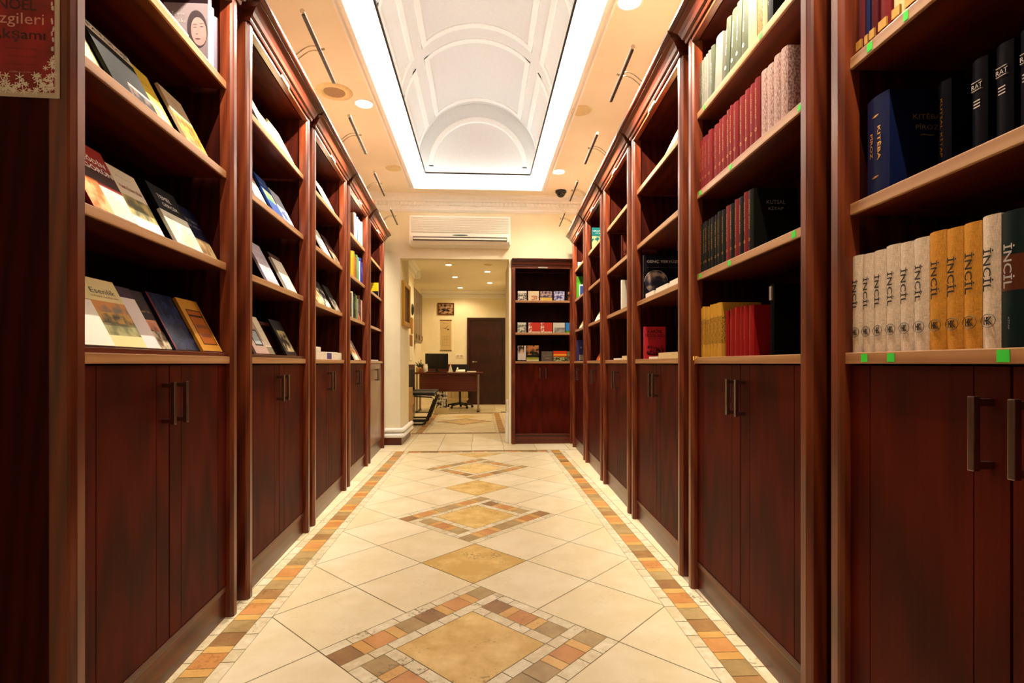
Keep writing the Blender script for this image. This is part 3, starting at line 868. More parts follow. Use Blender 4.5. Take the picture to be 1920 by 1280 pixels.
for i, (s0, s1, m_, lb) in enumerate(((1.182, 1.158, mar, 'maroon book with a gold foot at the left end of the high shelf'), (1.156, 1.142, navy, 'slim navy book with a gold foot between maroon ones'),
                                      (1.138, 1.118, mar, 'maroon book with a round gold ornament, left of the gilded ones'), (1.110, 1.078, marl, 'bright maroon book with gold foot on the high shelf'),
                                      (1.070, 1.040, crm, 'gilded cream book on the high shelf by the green sticker'), (1.034, 1.0, mar, 'maroon book just right of the gilded cream one'))):
    upright(RR, s0, s1, SH_Z[1], 0.15, 0.21, m_, lb, [('spine', '@bar', 0, 0.018, (s0 - s1) * 0.75, 0.02, M_GOLD), ('spine', '@bar', 0, 0.19, (s0 - s1) * 0.75, 0.006, M_GOLD)], inn=0.035)

# ---- R2
def run(row, E, z, d, h, cols, label, marks, inn=0.035, group=None, lean=None, jig=0.004, hard=True):
    for i in range(len(E) - 1):
        k = cols[i]
        if k == '.': continue
        ln = (lean or {}).get(i, 0.0)
        mk = marks(k, i)
        lb = label(k, i)
        upright(row, E[i], E[i + 1], z, d, h(k, i) if callable(h) else h + random.uniform(-jig, jig), CM[k], lb, mk, inn=inn + random.uniform(0, 0.004), group=group(k) if callable(group) else group, lean=ln, hard=hard)
CM = {'g': cover_mat('sage_cloth', '3E4132', rough=0.5), 'w': cover_mat('ivory_board', '716D62', rough=0.5), 's': cover_mat('grey_board', '5A5A52', rough=0.5),
      'c': cover_mat('cream_board', '988258', rough=0.5), 'b': cover_mat('brown_grain', '8B6A3A', noise=((0, 1, 0, 1, '8B6A3A', '4E361A', 30),)),
      'm': marl, 'p': cover_mat('mottled_rose', 'B08C82', noise=((0, 1, 0, 1, 'BC9E94', '805C56', 26),), rough=0.3), 'k': cover_mat('black_cloth', '10100F', rough=0.4),
      'y': cover_mat('yellow_board', 'C69232', noise=((0.25, 0.75, 0, 1, 'C69232', '6E4A16', 40),)), 'r': cover_mat('red_board', '8E1515', rough=0.4),
      'z': cover_mat('yellow_blue', 'C69232', rough=0.5)}
E = [2.165, 2.145, 2.12, 2.095, 2.07, 2.045, 2.02, 1.985, 1.925, 1.885, 1.825, 1.762, 1.692, 1.632, 1.604, 1.57, 1.53]
cols = 'gwwsws' + 'wgg.gg' + 'cbck'
nm = {'w': 'ivory', 'g': 'sage green', 's': 'grey', 'c': 'cream', 'b': 'brown grained', 'k': 'black'}
run(RR, [2.165, 2.148, 2.128, 2.105, 2.082, 2.056, 2.022, 1.955, 1.925, 1.885, 1.83, 1.79, 1.735, 1.675, 1.632, 1.604, 1.57], SH_Z[2], 0.15,
    lambda k, i: 0.215 if k == 'g' and i > 5 else 0.205, 'gwwwsg' + 'w.ggggc' + 'bck'[:3],
    lambda k, i: 'slim %s book, %s from the left on the top shelf, second right bookcase' % (nm[k], ORD[i]),
    lambda k, i: [('spine', 'KUTSAL KİTAP', 0, 0.13, 0.09, 0.008, M_WHITE), ('spine', 'o', 0, 0.04, 0.014, 0.014, M_WHITE)] if k in 'g' and i > 5 else ([('spine', 'KİTAP', 0, 0.1, 0.08, 0.004, M_SILVER)] if k != 'b' else []),
    group='slim volumes on the highest shelf', lean={6: 0.08, 8: 0.10, 9: 0.10, 10: 0.05, 11: 0.05})
E = [2.16, 2.137, 2.112, 2.08, 2.042, 2.024, 1.978, 1.944, 1.91, 1.87, 1.845, 1.806, 1.763, 1.724, 1.687, 1.65, 1.607, 1.565, 1.524, 1.485]
run(RR, E, SH_Z[1], 0.15, 0.212, 'mmmm.' + 'm' * 10 + 'pppp',
    lambda k, i: ('maroon book lettered in gold, %s from the left on its shelf' % ORD[i if i < 4 else i - 1]) if k == 'm' else 'mottled rose book, %s of the four closing the maroon row' % ORD[i - 15],
    lambda k, i: [('spine', 'KUTSAL KİTAP', 0, 0.13, 0.10, 0.0085, M_GOLD, 0.01), ('spine', 'o', 0, 0.045, 0.012, 0.014, M_GOLD)] if k == 'm' else [],
    group=lambda k: 'maroon gold-lettered volumes' if k == 'm' else 'mottled rose volumes')
E = [2.155, 2.128, 2.10, 2.075, 2.045, 2.015, 1.984, 1.947, 1.913, 1.873, 1.838, 1.802, 1.765, 1.733, 1.695]
seq = 'kkkkkkkkmkmkmk'
run(RR, E, SH_Z[0], 0.15, 0.205, seq,
    lambda k, i: ('%s book with gold lettering, %s from the left below the maroon row' % ('black' if k == 'k' else 'dark red', ORD[i])),
    lambda k, i: [('spine', 'KUTSAL KİTAP', 0, 0.125, 0.10, 0.0075, M_GOLD, 0.01), ('spine', 'o', 0, 0.04, 0.011, 0.012, M_GOLD)],
    group=lambda k: 'black gold-lettered volumes' if k == 'k' else 'dark red volumes among the black')
E = [2.158, 2.14, 2.112, 2.087, 2.06, 2.03, 1.993, 1.953]
run(RR, E, LEDGE, 0.155, 0.205, 'yyyyyyy',
    lambda k, i: 'yellow book with small dark print, %s from the left on the ledge' % ORD[i],
    lambda k, i: [('spine', '@print', 0, 0.125, 0.07, 0.007, M_BLACK), ('spine', '///', 0, 0.045, 0.012, 0.01, M_BLACK)], group='yellow volumes on the ledge')
E = [1.943, 1.915, 1.87, 1.828, 1.797, 1.765, 1.725]
run(RR, E, LEDGE, 0.14, 0.175, 'rrrrrr',
    lambda k, i: 'red book, %s of the red row beside the yellow volumes' % ORD[i],
    lambda k, i: [('spine', '@print', 0, 0.1, 0.08, 0.005, M_GOLD)], inn=0.05, group='red volumes on the ledge')
upright(RR, 1.69, 1.665, LEDGE, 0.11, 0.235, CM['k'], 'black book with a pale spine label in the dark right of the red row', [('spine', '@bar', 0, 0.205, 0.014, 0.045, M_SILVER)], inn=0.09)
rbn = MB(); zz = LEDGE + 0.0015
rbn.tube([(0, 0.02, 0), (0.01, -0.006, 0.002), (0.022, -0.01, -0.006), (0.04, -0.016, -0.014), (0.055, -0.014, -0.006), (0.052, -0.008, 0.002), (0.03, -0.006, -0.010), (0.012, -0.002, -0.03)], [0.0015] * 8, 6)
tag(rbn.build('ribbon', flat('yellow_ribbon', 'D9A93C', 0.6), M=RR.at(2.165, 0.012, zz)), 'yellow ribbon trailing over the ledge below the yellow volumes', 'ribbon')

# camera-facing books: stand across the shelf, front turned to the near end
def facing(row, S, inn0, z, w, h, mat, label, marks=(), t=0.018, turn=0.0, hard=True, group=None, name='book', cat='book', pages=True):
    """cover faces the near end of the row; inn0 = distance of its aisle edge inside the face"""
    if row.side == 'L':   # aisle is +X: the book spans from inn0+w (left) to inn0 (right)
        M = row.at(S, inn0 + w, z, -PI / 2 - row.rz + PI / 2 + 0) 
        M = Matrix.Translation(row.at(S, inn0 + w, z).translation) @ Matrix.Rotation(turn, 4, 'Z')
    else:
        M = Matrix.Translation(row.at(S, inn0, z).translation) @ Matrix.Rotation(turn, 4, 'Z')
    return book(M, w, t, h, mat, label, group, marks=marks, hard=hard, round_=False, name=name, cat=cat, pages=pages)
def lying(row, S, inn, z, w, d, t, mat, label, turn=0.0, group=None, cat='book', name='book', pages=True):
    """lies flat: w along the row, d into the shelf, spine to the aisle"""
    M = row.at(S, inn, z, turn) @ Matrix(((0, 0, 1, -w / 2), (1, 0, 0, 0), (0, 1, 0, 0), (0, 0, 0, 1)))
    # book-local x (width) -> into shelf, y (thickness) -> up, z (height) -> along row
    return book(M, d, t, w, mat, label, group, hard=False, round_=False, cat=cat, name=name, pages=pages)

# the black volume's cover title, the navy volume's cover title: lettering on the camera-facing boards
def cover_title(row, S, inn, z, lines, mm, wd, name_parent):
    mb = MB()
    for s, dz, ww, hh in lines:
        letters(mb, s, (0, 0, dz), ww, hh, 'front')
    o = mb.build('lettering', mm, None)
    M = Matrix.Translation(row.at(S, inn, z).translation) @ Matrix.Rotation(row.rz + PI / 2 if row.side == 'R' else row.rz - PI / 2, 4, 'Z')
    o.parent = name_parent; o.matrix_parent_inverse = name_parent.matrix_world.inverted(); o.matrix_world = M
bk = [o for o in bpy.data.objects if o.get('label', '').startswith('thick navy book')][0]
cover_title(RR, 1.0945, 0.045 + 0.085, SH_Z[0], [('KITÊBA', 0.163, 0.062, 0.013), ('PÎROZ', 0.14, 0.05, 0.013), ('~', 0.122, 0.03, 0.004)], M_GOLD, 0, bk)
bk = [o for o in bpy.data.objects if o.get('label', '').startswith('black book with gold lettering, fourteenth')][0]
cover_title(RR, 1.6945, 0.035 + 0.078, SH_Z[0], [('KUTSAL', 0.16, 0.062, 0.013), ('KİTAP', 0.14, 0.05, 0.012)], M_SILVER, 0, bk)

# ---- R3
globe = cover_mat('night_earth', '120E16', noise=((0.0, 1, 0, 1, '0E0B12', '1C1622', 3),), rough=0.3)
gb = facing(RR, 3.02, 0.03, SH_Z[0], 0.235, 0.258, globe, 'large dark book showing a globe, titled GENÇ YERYÜZÜ', [('front', 'GENÇ YERYÜZÜ', 0.118, 0.220, 0.20, 0.022, M_WHITE), ('front', '@print', 0.118, 0.186, 0.20, 0.005, M_SILVER)], t=0.02)
def earth_mat():
    m, N, L, b = new_mat('earth_print')
    tc = N.new('ShaderNodeTexCoord'); n1 = N.new('ShaderNodeTexNoise'); n1.inputs['Scale'].default_value = 18; n1.inputs['Detail'].default_value = 6
    L.new(tc.outputs['Object'], n1.inputs['Vector'])
    r = N.new('ShaderNodeValToRGB'); r.color_ramp.elements[0].color = rgba('1A2038'); r.color_ramp.elements[1].color = rgba('B79A84')
    e = r.color_ramp.elements.new(0.5); e.color = rgba('3A3440'); r.color_ramp.elements[0].position = 0.4; r.color_ramp.elements[-1].position = 0.66
    L.new(n1.outputs['Fac'], r.inputs[0]); L.new(r.outputs[0], b.inputs['Base Color']); b.inputs['Roughness'].default_value = 0.3
    return m
gm = MB(); gm.lathe([(0.0, -0.0009), (0.066, -0.0009), (0.066, -0.0003)], (0.073, 0, 0.10), 40, axis='y')
gm.build('printed_globe', earth_mat(), gb)
rg = MB(); rg.tube([(0.073 + 0.069 * math.cos(a), -0.0009, 0.10 + 0.069 * math.sin(a)) for a in [PI * k / 30 + 0.1 for k in range(30)]], 0.0009, 4); rg.build('printed_ring', M_SILVER, gb)
wht = cover_mat('white_paperback', 'E6DCC8', rough=0.5)
for i, (s, w_, lb) in enumerate(((2.90, 0.16, 'white paperback lying flat below the globe book, farthest of three'), (2.69, 0.20, 'white paperback lying flat on the shelf edge, middle of three'), (2.47, 0.20, 'white paperback lying flat on the shelf edge, nearest of three'))):
    lying(RR, s, 0.03 + 0.004 * i, SH_Z[0], w_, 0.13, 0.024 + 0.004 * i, wht, lb, group='white paperbacks lying under the globe book')
karm = cover_mat('coral_cover', 'C22B34', rough=0.4, bands=((0.13, 0.2, '2A1418', 0.15, 0.9),), noise=((0.16, 0.42, 0.12, 0.92, '2A1418', 'C22B34', 9),))
facing(RR, 3.03, 0.035, LEDGE, 0.128, 0.19, karm, 'red book about the Chora church standing on the ledge', [('front', 'KARİYE', 0.064, 0.165, 0.085, 0.024, M_BLACK, 0.02), ('front', 'THE CHORA CHURCH', 0.064, 0.137, 0.118, 0.019, M_BLACK, 0.02), ('front', 'STEP BY STEP', 0.064, 0.118, 0.07, 0.007, M_BLACK)], t=0.012, hard=False)
lying(RR, 2.83, 0.03, LEDGE, 0.16, 0.12, 0.012, wht, 'thin white booklet lying flat before the red book')
lying(RR, 2.56, 0.03, LEDGE, 0.34, 0.16, 0.03, crm, 'thick cream book lying flat right of the red book')
leaning(RR, 2.72, SH_Z[2], 0.18, 0.20, cover_mat('beige_cover', 'B99A66', noise=((0.3, 0.9, 0.1, 0.9, 'B99A66', '6E5230', 4),)), 'beige cover leaning back high on the third right bookcase')
# ---- R4
facing(RR, 3.72, 0.06, SH_Z[1], 0.12, 0.20, cover_mat('wine_cover', '4E1A14', noise=((0.3, 0.8, 0.1, 0.9, '4E1A14', '8E4A30', 4),)), 'wine red book standing on the upper shelf of the fourth right bookcase', t=0.014)
facing(RR, 3.60, 0.035, SH_Z[0], 0.10, 0.205, wht, 'white book standing upright alone on its shelf', t=0.03)
lying(RR, 3.74, 0.03, LEDGE, 0.22, 0.12, 0.012, wht, 'thin white booklet on the ledge of the fourth right bookcase')
lying(RR, 3.48, 0.03, LEDGE, 0.20, 0.14, 0.026, crm, 'thick cream book beside the thin white booklet')
# ---- R5
facing(RR, 4.80, 0.03, SH_Z[2] - 0.0, 0.13, 0.20, cover_mat('teal_cover', '0E4A4A', noise=((0.05, 0.6, 0.0, 1, '0E4A4A', 'C8C46A', 3.5),)), 'teal cover with green and yellow picture, high on the fifth right bookcase', [('front', '@print', 0.065, 0.17, 0.11, 0.012, M_WHITE), ('front', '@print', 0.065, 0.15, 0.06, 0.01, M_WHITE)], hard=False, t=0.008)
leaning(RR, 4.72, SH_Z[0], 0.15, 0.21, cover_mat('pale_green_cover', 'D8D8B4', bands=((0.3, 0.6, '7E8A5A'),)), 'pale cover leaning back on the fifth right bookcase, left one')
leaning(RR, 4.55, SH_Z[0], 0.15, 0.20, cover_mat('ivory_cover', 'E4D8B8', bands=((0.1, 0.4, 'A0713A'),)), 'ivory cover leaning back on the fifth right bookcase, right one')
leaning(RR, 4.70, LEDGE, 0.15, 0.21, cover_mat('tan_cover', 'C79A5A', bands=((0.0, 0.4, '8E3A1A'),)), 'tan cover leaning on the ledge of the fifth right bookcase', inn=0.05)
leaning(RR, 4.52, LEDGE, 0.15, 0.20, cover_mat('orange_cover', 'D67A2A', bands=((0.5, 1, 'E0C89A'),)), 'orange and cream cover leaning beside the tan one')
# ---- R6
facing(RR, 5.78, 0.04, SH_Z[2], 0.05, 0.07, wht, 'small white card propped on the top shelf of the farthest bookcase', name='card', cat='card', hard=False, t=0.004)
facing(RR, 5.80, 0.03, SH_Z[1], 0.105, 0.25, cover_mat('lime_cover', '4C9A2C', bands=((0.72, 1.0, '3C7A20'),)), 'lime green book standing on the farthest right bookcase', t=0.014)
facing(RR, 5.60, 0.03, SH_Z[1], 0.075, 0.13, cover_mat('blue_framed', 'D8E0E8', bands=((0.12, 0.88, '2C4E8E', 0.12, 0.88),)), 'small blue picture booklet in a white border before the lime book', t=0.005, hard=False)
leaning(RR, 5.70, SH_Z[0], 0.16, 0.20, cover_mat('sand_cover', 'D8C49A', bands=((0.2, 0.5, 'A8854A'),)), 'sand coloured cover leaning on the farthest right bookcase')
facing(RR, 5.80, 0.03, LEDGE, 0.095, 0.235, cover_mat('violet_cover', '37305E', bands=((0.05, 0.3, 'A09070', 0.3, 0.8),)), 'violet book standing on the ledge of the farthest right bookcase', [('front', 'Ç', 0.05, 0.15, 0.02, 0.02, M_WHITE)], t=0.014)

# ---- L1
zA, zB, zC = SH_Z[2], SH_Z[1], SH_Z[0]
face_m = cover_mat('portrait_cover', '6C6064', bands=((0.86, 1.0, '1C1014'),), rough=0.35)
wb = facing(LR, 1.90, 0.03, zA, 0.15, 0.235, face_m, 'grey paperback with a woman with closed eyes on its cover', [('front', 'İçime', 0.05, 0.165, 0.045, 0.016, M_SILVER), ('front', 'teki', 0.055, 0.14, 0.035, 0.014, M_SILVER)], t=0.022, hard=False)
# the portrait printed on it: hair, face, eye, lips as flat ink shapes
def blob(mb, cx, cz, rx_, rz_, y, n=26, a0=0, tilt=0.0):
    pts = []
    for k in range(n):
        t = 2 * PI * k / n
        x, z = rx_ * math.cos(t), rz_ * math.sin(t)
        pts.append((cx + x * math.cos(tilt) - z * math.sin(tilt), y, cz + x * math.sin(tilt) + z * math.cos(tilt)))
    return mb.add(pts, [list(range(n))])
blob(MB(), 0.114, 0.112, 0.034, 0.066, -0.0004, tilt=0.1).build('printed_hair', flat('hair_print', '2C2024', 0.5), wb)
blob(MB(), 0.119, 0.104, 0.026, 0.050, -0.0007, tilt=0.12).build('printed_face', flat('skin_print', '846A66', 0.5), wb)
ey = MB()
for ex, ez in ((0.106, 0.118), (0.129, 0.121)): blob(ey, ex, ez, 0.0065, 0.0012, -0.001); blob(ey, ex, ez + 0.010, 0.008, 0.0011, -0.001)
blob(ey, 0.116, 0.078, 0.009, 0.0028, -0.001); blob(ey, 0.113, 0.095, 0.004, 0.0015, -0.001)
ey.build('printed_features', flat('feature_print', '4A3034', 0.5), wb)
upright(LR, 1.952, 1.926, zA, 0.14, 0.215, wht, 'white paperback standing behind the portrait book', inn=0.035, hard=False)
upright(LR, 1.980, 1.956, zA, 0.14, 0.20, cover_mat('grey_violet', '6A6070'), 'grey violet paperback next to the white one', inn=0.035, hard=False)
lying(LR, 1.66, 0.03, zA, 0.20, 0.13, 0.010, wht, 'thin white booklet lying at the edge of the highest left shelf')
# shelf B
leaning(LR, 1.405, zB, 0.14, 0.20, cover_mat('pale_yellow_cover', 'D9CF9A', bands=((0.5, 0.8, 'B9A15A'),)), 'pale yellow cover at the near end, half behind the black one', inn=0.052)
leaning(LR, 1.60, zB, 0.20, 0.195, cover_mat('black_poem_cover', '0C0A0B', bands=((0.80, 0.95, 'D8C8B0'), (0.20, 0.25, 'C9A79A', 0.45, 1.0)), noise=((0.0, 0.2, 0.4, 1.0, '0C0A0B', '6A5450', 8),)), 'black cover with a pale title band ending in RATOLOJİ', [('front', 'PATOLOJİ', 0.10, 0.171, 0.17, 0.022, M_BLACK, 0.02)], inn=0.034)
leaning(LR, 1.735, zB, 0.15, 0.205, cover_mat('yellow_cover', 'D6B23A', noise=((0.05, 0.4, 0.3, 0.9, 'D6B23A', 'E8DCA0', 5),)), 'bright yellow cover between the black and the beige covers', [('front', '@print', 0.10, 0.15, 0.06, 0.008, M_BLACK)], inn=0.05)
leaning(LR, 1.915, zB, 0.145, 0.21, cover_mat('beige_crowd', 'C8AE8C', noise=((0.08, 0.55, 0.0, 1, 'D8A040', '7E5A34', 6), (0, 0.08, 0, 1, '9A9468', '7E784E', 5))), 'beige cover with a golden picture of a crowd', [('front', '@print', 0.06, 0.17, 0.06, 0.010, M_BLACK), ('front', '@print', 0.09, 0.152, 0.05, 0.010, M_RED)], inn=0.036)
lp = MB().box(0, 0.20, 0, 0.006, 0, 0.20); 
leaning(LR, 1.66, zB, 0.22, 0.235, cover_mat('dark_rose_edge', '2A1013', bands=((0.985, 1.0, 'B0505A'),)), 'dark cover with a thin rose edge behind the black one', inn=0.07)
# shelf C
leaning(LR, 1.50, zC, 0.175, 0.215, cover_mat('fire_cover', '93200E', bands=((0.45, 0.62, '3A1A14'),), noise=((0.0, 0.45, 0.0, 0.45, 'E0702A', 'E8B880', 4), (0.0, 0.40, 0.45, 1.0, 'EAD8CE', 'E4CDBF', 3), (0.62, 0.7, 0, 1, '93200E', '5A160C', 5), (0.82, 1, 0, 0.6, 'B84A14', '93200E', 4))), 'red and orange cover ending in DRÜN', [('front', 'DEĞDİN', 0.105, 0.168, 0.105, 0.019, M_WHITE, 0.01), ('front', 'GÖRÜN', 0.115, 0.142, 0.11, 0.019, M_WHITE, 0.01)], inn=0.034)
leaning(LR, 1.668, zC, 0.15, 0.205, cover_mat('eden_cover', 'DCCDB4', bands=((0.0, 0.2, 'EAD9DC'),), noise=((0.22, 0.55, 0.0, 1, '6E6A50', 'C8B070', 4),)), 'cream cover with red title above a grey green picture', [('front', 'Vaat Eden Rab', 0.085, 0.142, 0.11, 0.013, M_RED, 0.01), ('front', '@print', 0.075, 0.175, 0.07, 0.005, M_BLACK)], inn=0.05)
leaning(LR, 1.868, zC, 0.165, 0.215, cover_mat('temel_cover', 'DCD8C4', bands=((0.55, 1.0, '0E0E10'),), noise=((0.0, 0.5, 0.1, 0.95, 'E4E0CE', 'C2C3A8', 3),)), 'cover half black half white titled TEMEL GERÇEK', [('front', 'TEMEL', 0.07, 0.172, 0.082, 0.016, M_WHITE), ('front', 'GERÇEK', 0.085, 0.144, 0.095, 0.016, M_WHITE)], inn=0.034)
leaning(LR, 2.018, zC, 0.145, 0.20, cover_mat('navy_message', '0C1030', bands=((0.0, 0.36, 'B59A70'), (0.0, 0.03, '0C1030')), noise=((0.05, 0.34, 0.1, 0.9, 'B59A70', '8A6A46', 5),)), 'navy cover with tan foot titled TEK TANRI TEK MESAJ', [('front', 'TEK TANRI', 0.078, 0.145, 0.10, 0.013, M_SILVER), ('front', 'TEK MESAJ', 0.082, 0.122, 0.10, 0.013, M_SILVER)], inn=0.05)
# ledge with its slanted display board
def display_board(row, S, w, z, label):
    r = empty('display_stand', row.at(S, 0.0, z), label, 'display stand')
    MB().box(-w / 2, w / 2, 0.018, 0.05, 0.0, 0.014, ch=0.002).build('lip', W_H, r)
    b = MB().box(-w / 2, w / 2, 0, 0.008, 0, 0.20)
    b.xf(Matrix.Translation((0, 0.082, 0.012)) @ Matrix.Rotation(-TILT, 4, 'X'))
    b.box(-w / 2 + 0.02, -w / 2 + 0.035, 0.10, 0.26, 0.0, 0.012).box(w / 2 - 0.035, w / 2 - 0.02, 0.10, 0.26, 0.0, 0.012)
    b.build('board', W_H, r)
    return r
display_board(LR, 1.638, 0.77, LEDGE, 'slanted wooden book display on the ledge of the nearest left bookcase')
display_board(LR, 2.607, 0.77, LEDGE, 'slanted wooden book display on the ledge of the second left bookcase')
zD = LEDGE + 0.0145
def lea(S, w, h, mat, lb, mk=(), inn=0.034, z=zD): return leaning(LR, S, z, w, h, mat, lb, mk, inn=inn)
lea(1.385, 0.12, 0.13, cover_mat('plain_white_cover', 'E9E2D4'), 'plain white cover nearest on the ledge, before the sunset book', inn=0.022)
lea(1.545, 0.155, 0.205, cover_mat('sunset_cover', 'E2CF94', noise=((0.16, 0.34, 0, 1, '6C6A44', 'A09868', 4), (0.34, 0.5, 0, 1, '54503A', 'C89A50', 5), (0.5, 0.66, 0, 1, '7E7664', 'D08A4A', 4))), 'pale yellow cover with a sunset photo titled Esenlik', [('front', 'Esenlik', 0.085, 0.166, 0.10, 0.016, M_BLACK), ('front', '@print', 0.085, 0.150, 0.11, 0.007, M_RED)], inn=0.035)
lea(1.635, 0.14, 0.20, cover_mat('violet_white_cover', 'E2D4D2', bands=((0.82, 1.0, '3A2434'),)), 'white cover with a violet top edge behind the sunset book', inn=0.047)
lea(1.722, 0.14, 0.20, cover_mat('hand_cover', '2C1A18', noise=((0.0, 0.3, 0.0, 1, 'D8C8A8', '6A543E', 5), (0.3, 0.5, 0.2, 0.9, 'D08A6A', '3A201A', 3))), 'dark brown cover with yellow title and a hand', [('front', '@print', 0.09, 0.128, 0.075, 0.008, M_GOLD)], inn=0.057)
lea(1.868, 0.15, 0.205, cover_mat('navy_red_edge', '1A1E38', bands=((0, 1, '6A1A26', 0.0, 0.06),), rough=0.22, noise=((0.0, 1, 0.07, 1, '161A30', '262C48', 5),)), 'glossy navy cover with a dark red spine edge', inn=0.046)
lea(2.012, 0.145, 0.205, cover_mat('gold_scroll', 'BF842C', bands=((0.12, 0.80, '3C1E0C', 0.2, 0.93), (0.14, 0.66, 'A3571C', 0.24, 0.89), (0.70, 0.78, 'A3571C', 0.24, 0.89))), 'golden brown cover with a framed brown panel', [('front', '=====', 0.083, 0.08, 0.07, 0.05, flat('brown_ink', '6A3210', 0.6))], inn=0.033)
# ---- L2
lea(2.545, 0.15, 0.20, cover_mat('grey_photo', '4E4A44', noise=((0.0, 0.8, 0, 1, '3A3630', 'B0A488', 4),)), 'grey photo cover on the highest shelf of the second left bookcase', z=zA)
lea(2.90, 0.16, 0.21, cover_mat('cream_red_foot', 'D8C8AC', noise=((0.0, 0.3, 0, 1, 'C85A34', 'D8C8AC', 4),)), 'cream cover with a red foot on the highest shelf', z=zA, inn=0.034)
lea(2.73, 0.15, 0.20, cover_mat('olive_photo', '8A8258', noise=((0.1, 0.9, 0, 1, '8A8258', 'D8CCA0', 4),)), 'olive photo cover between grey and cream ones on the highest shelf', z=zA, inn=0.046)
lea(2.53, 0.14, 0.20, cover_mat('orange_white', 'E0D8C8', bands=((0.7, 1.0, 'C8602A'),)), 'white cover with an orange top beside the bright blue one', z=zB, inn=0.046)
lea(2.705, 0.15, 0.21, cover_mat('bright_blue', '1C3E86', noise=((0.35, 0.6, 0.1, 0.9, '2E9A5A', 'C8D83A', 4),)), 'bright blue cover with a green and yellow badge', [('front', '@print', 0.075, 0.165, 0.10, 0.012, M_WHITE)], z=zB, inn=0.034)
lea(2.948, 0.16, 0.21, cover_mat('white_blue_script', 'C4CCE0', noise=((0.0, 0.5, 0, 1, '2A3E86', 'D0D6E4', 5),)), 'white cover with dark blue scrolls right of the blue one', z=zB, inn=0.046)
lea(2.64, 0.165, 0.215, cover_mat('lavender_grey', 'B0A6B4', noise=((0.1, 0.6, 0, 1, 'B0A6B4', 'C8C0CC', 4),)), 'lavender grey cover on the lowest open shelf, leftmost', [('front', '@print', 0.085, 0.165, 0.10, 0.010, M_WHITE)], z=zC, inn=0.034)
lea(2.90, 0.17, 0.21, cover_mat('white_brown_top', 'E4DACA', bands=((0.86, 1.0, '3A1E14'), (0, 1, '1A1210', 0.0, 0.06))), 'white cover with brown top and black spine edge', [('front', '@print', 0.09, 0.195, 0.10, 0.012, M_RED)], z=zC, inn=0.030)
lea(3.0, 0.14, 0.20, cover_mat('red_gold_picture', '9C1E12', noise=((0.0, 0.9, 0, 1, '9C1E12', 'D8A060', 4),)), 'red and gold cover at the far end of the lowest shelf', z=zC, inn=0.052)
lea(2.505, 0.16, 0.20, cover_mat('mauve_car', 'A08478', bands=((0.2, 0.62, '2A2420', 0.25, 0.85), (0.24, 0.58, '98A0A4', 0.32, 0.78))), 'mauve cover with a grey framed picture on the display ledge', inn=0.034)
lea(2.615, 0.14, 0.20, cover_mat('cream_torn', 'D8CCB0', bands=((0.0, 0.2, '6E6450'),)), 'cream cover half hidden behind the mauve one', inn=0.046)
lea(2.918, 0.17, 0.205, cover_mat('snake_cover', '1E1612', noise=((0.1, 0.7, 0.2, 0.9, '1E1612', 'A89468', 4),)), 'dark cover with a pale coiled shape on the display ledge', inn=0.034)
# ---- L3
lea(3.79, 0.17, 0.21, cover_mat('pink_white_cover', 'E4D6C8', bands=((0.8, 1.0, 'C89A8A'),)), 'pinkish white cover high on the third left bookcase', z=zA)
lea(3.95, 0.16, 0.21, cover_mat('green_violet_cover', 'B8C49A', noise=((0.0, 0.45, 0, 1, '6A5E96', 'B8C49A', 4),)), 'pale green cover with violet foot high on the third bookcase', z=zA, inn=0.046)
lea(3.69, 0.19, 0.21, cover_mat('bare_white_cover', 'EAE2D0'), 'bare white cover beside the dark brown picture cover', z=zB)
lea(3.95, 0.20, 0.205, cover_mat('dark_brown_picture', '3A2016', noise=((0.0, 0.4, 0, 1, 'C8A888', '6A4430', 4),)), 'dark brown picture cover with a pale foot', z=zB, inn=0.03)
lea(3.51, 0.17, 0.205, cover_mat('yellow_photo', 'C8B870', noise=((0.0, 0.6, 0, 1, 'C8642A', 'E0CFA0', 4),)), 'yellow cover with an orange photo on the third bookcase', z=zC)
lea(3.755, 0.19, 0.205, cover_mat('white_black_photo', '2A2422', noise=((0.0, 0.7, 0, 1, '1A1614', 'E0D8C8', 3),)), 'black and white photo cover in the middle of its shelf', z=zC, inn=0.046)
lea(3.965, 0.17, 0.20, cover_mat('charcoal_photo', '36312C', noise=((0.0, 0.5, 0, 1, '36312C', 'B8AC98', 4),)), 'charcoal photo cover at the far end of the third bookcase', z=zC)
wbm = flat('white_box', 'E6DAC4', 0.6); 
def carton(S, w, d, h, z, lb, band=None, inn=0.03, row=LR):
    r = empty('carton', row.at(S, inn, z), lb, 'box', 'small white cartons on the ledge of the third left bookcase')
    MB().box(-w / 2, w / 2, 0, d, 0, h, ch=0.001).build('box_body', wbm, r)
    MB().box(-w / 2 + 0.002, w / 2 - 0.002, 0.002, d - 0.002, h, h + 0.0012).build('lid', wbm, r)
    if band: MB().box(-w / 2 + w * band[0], -w / 2 + w * band[1], -0.0006, 0.0, h * 0.1, h * 0.9).build('printed_band', flat('violet_print', '4A3A7A', 0.5), r)
carton(3.36, 0.20, 0.14, 0.045, LEDGE, 'white carton nearest on the ledge, a small carton on top of it')
carton(3.33, 0.12, 0.08, 0.030, LEDGE + 0.0465, 'small white carton lying on top of the nearest one')
carton(3.575, 0.20, 0.14, 0.050, LEDGE, 'white carton with a violet panel on the ledge', (0.35, 0.95))
carton(3.77, 0.17, 0.14, 0.052, LEDGE, 'plain white carton right of the violet panelled one')
carton(3.92, 0.11, 0.14, 0.050, LEDGE, 'narrow white carton at the far end of the ledge row')
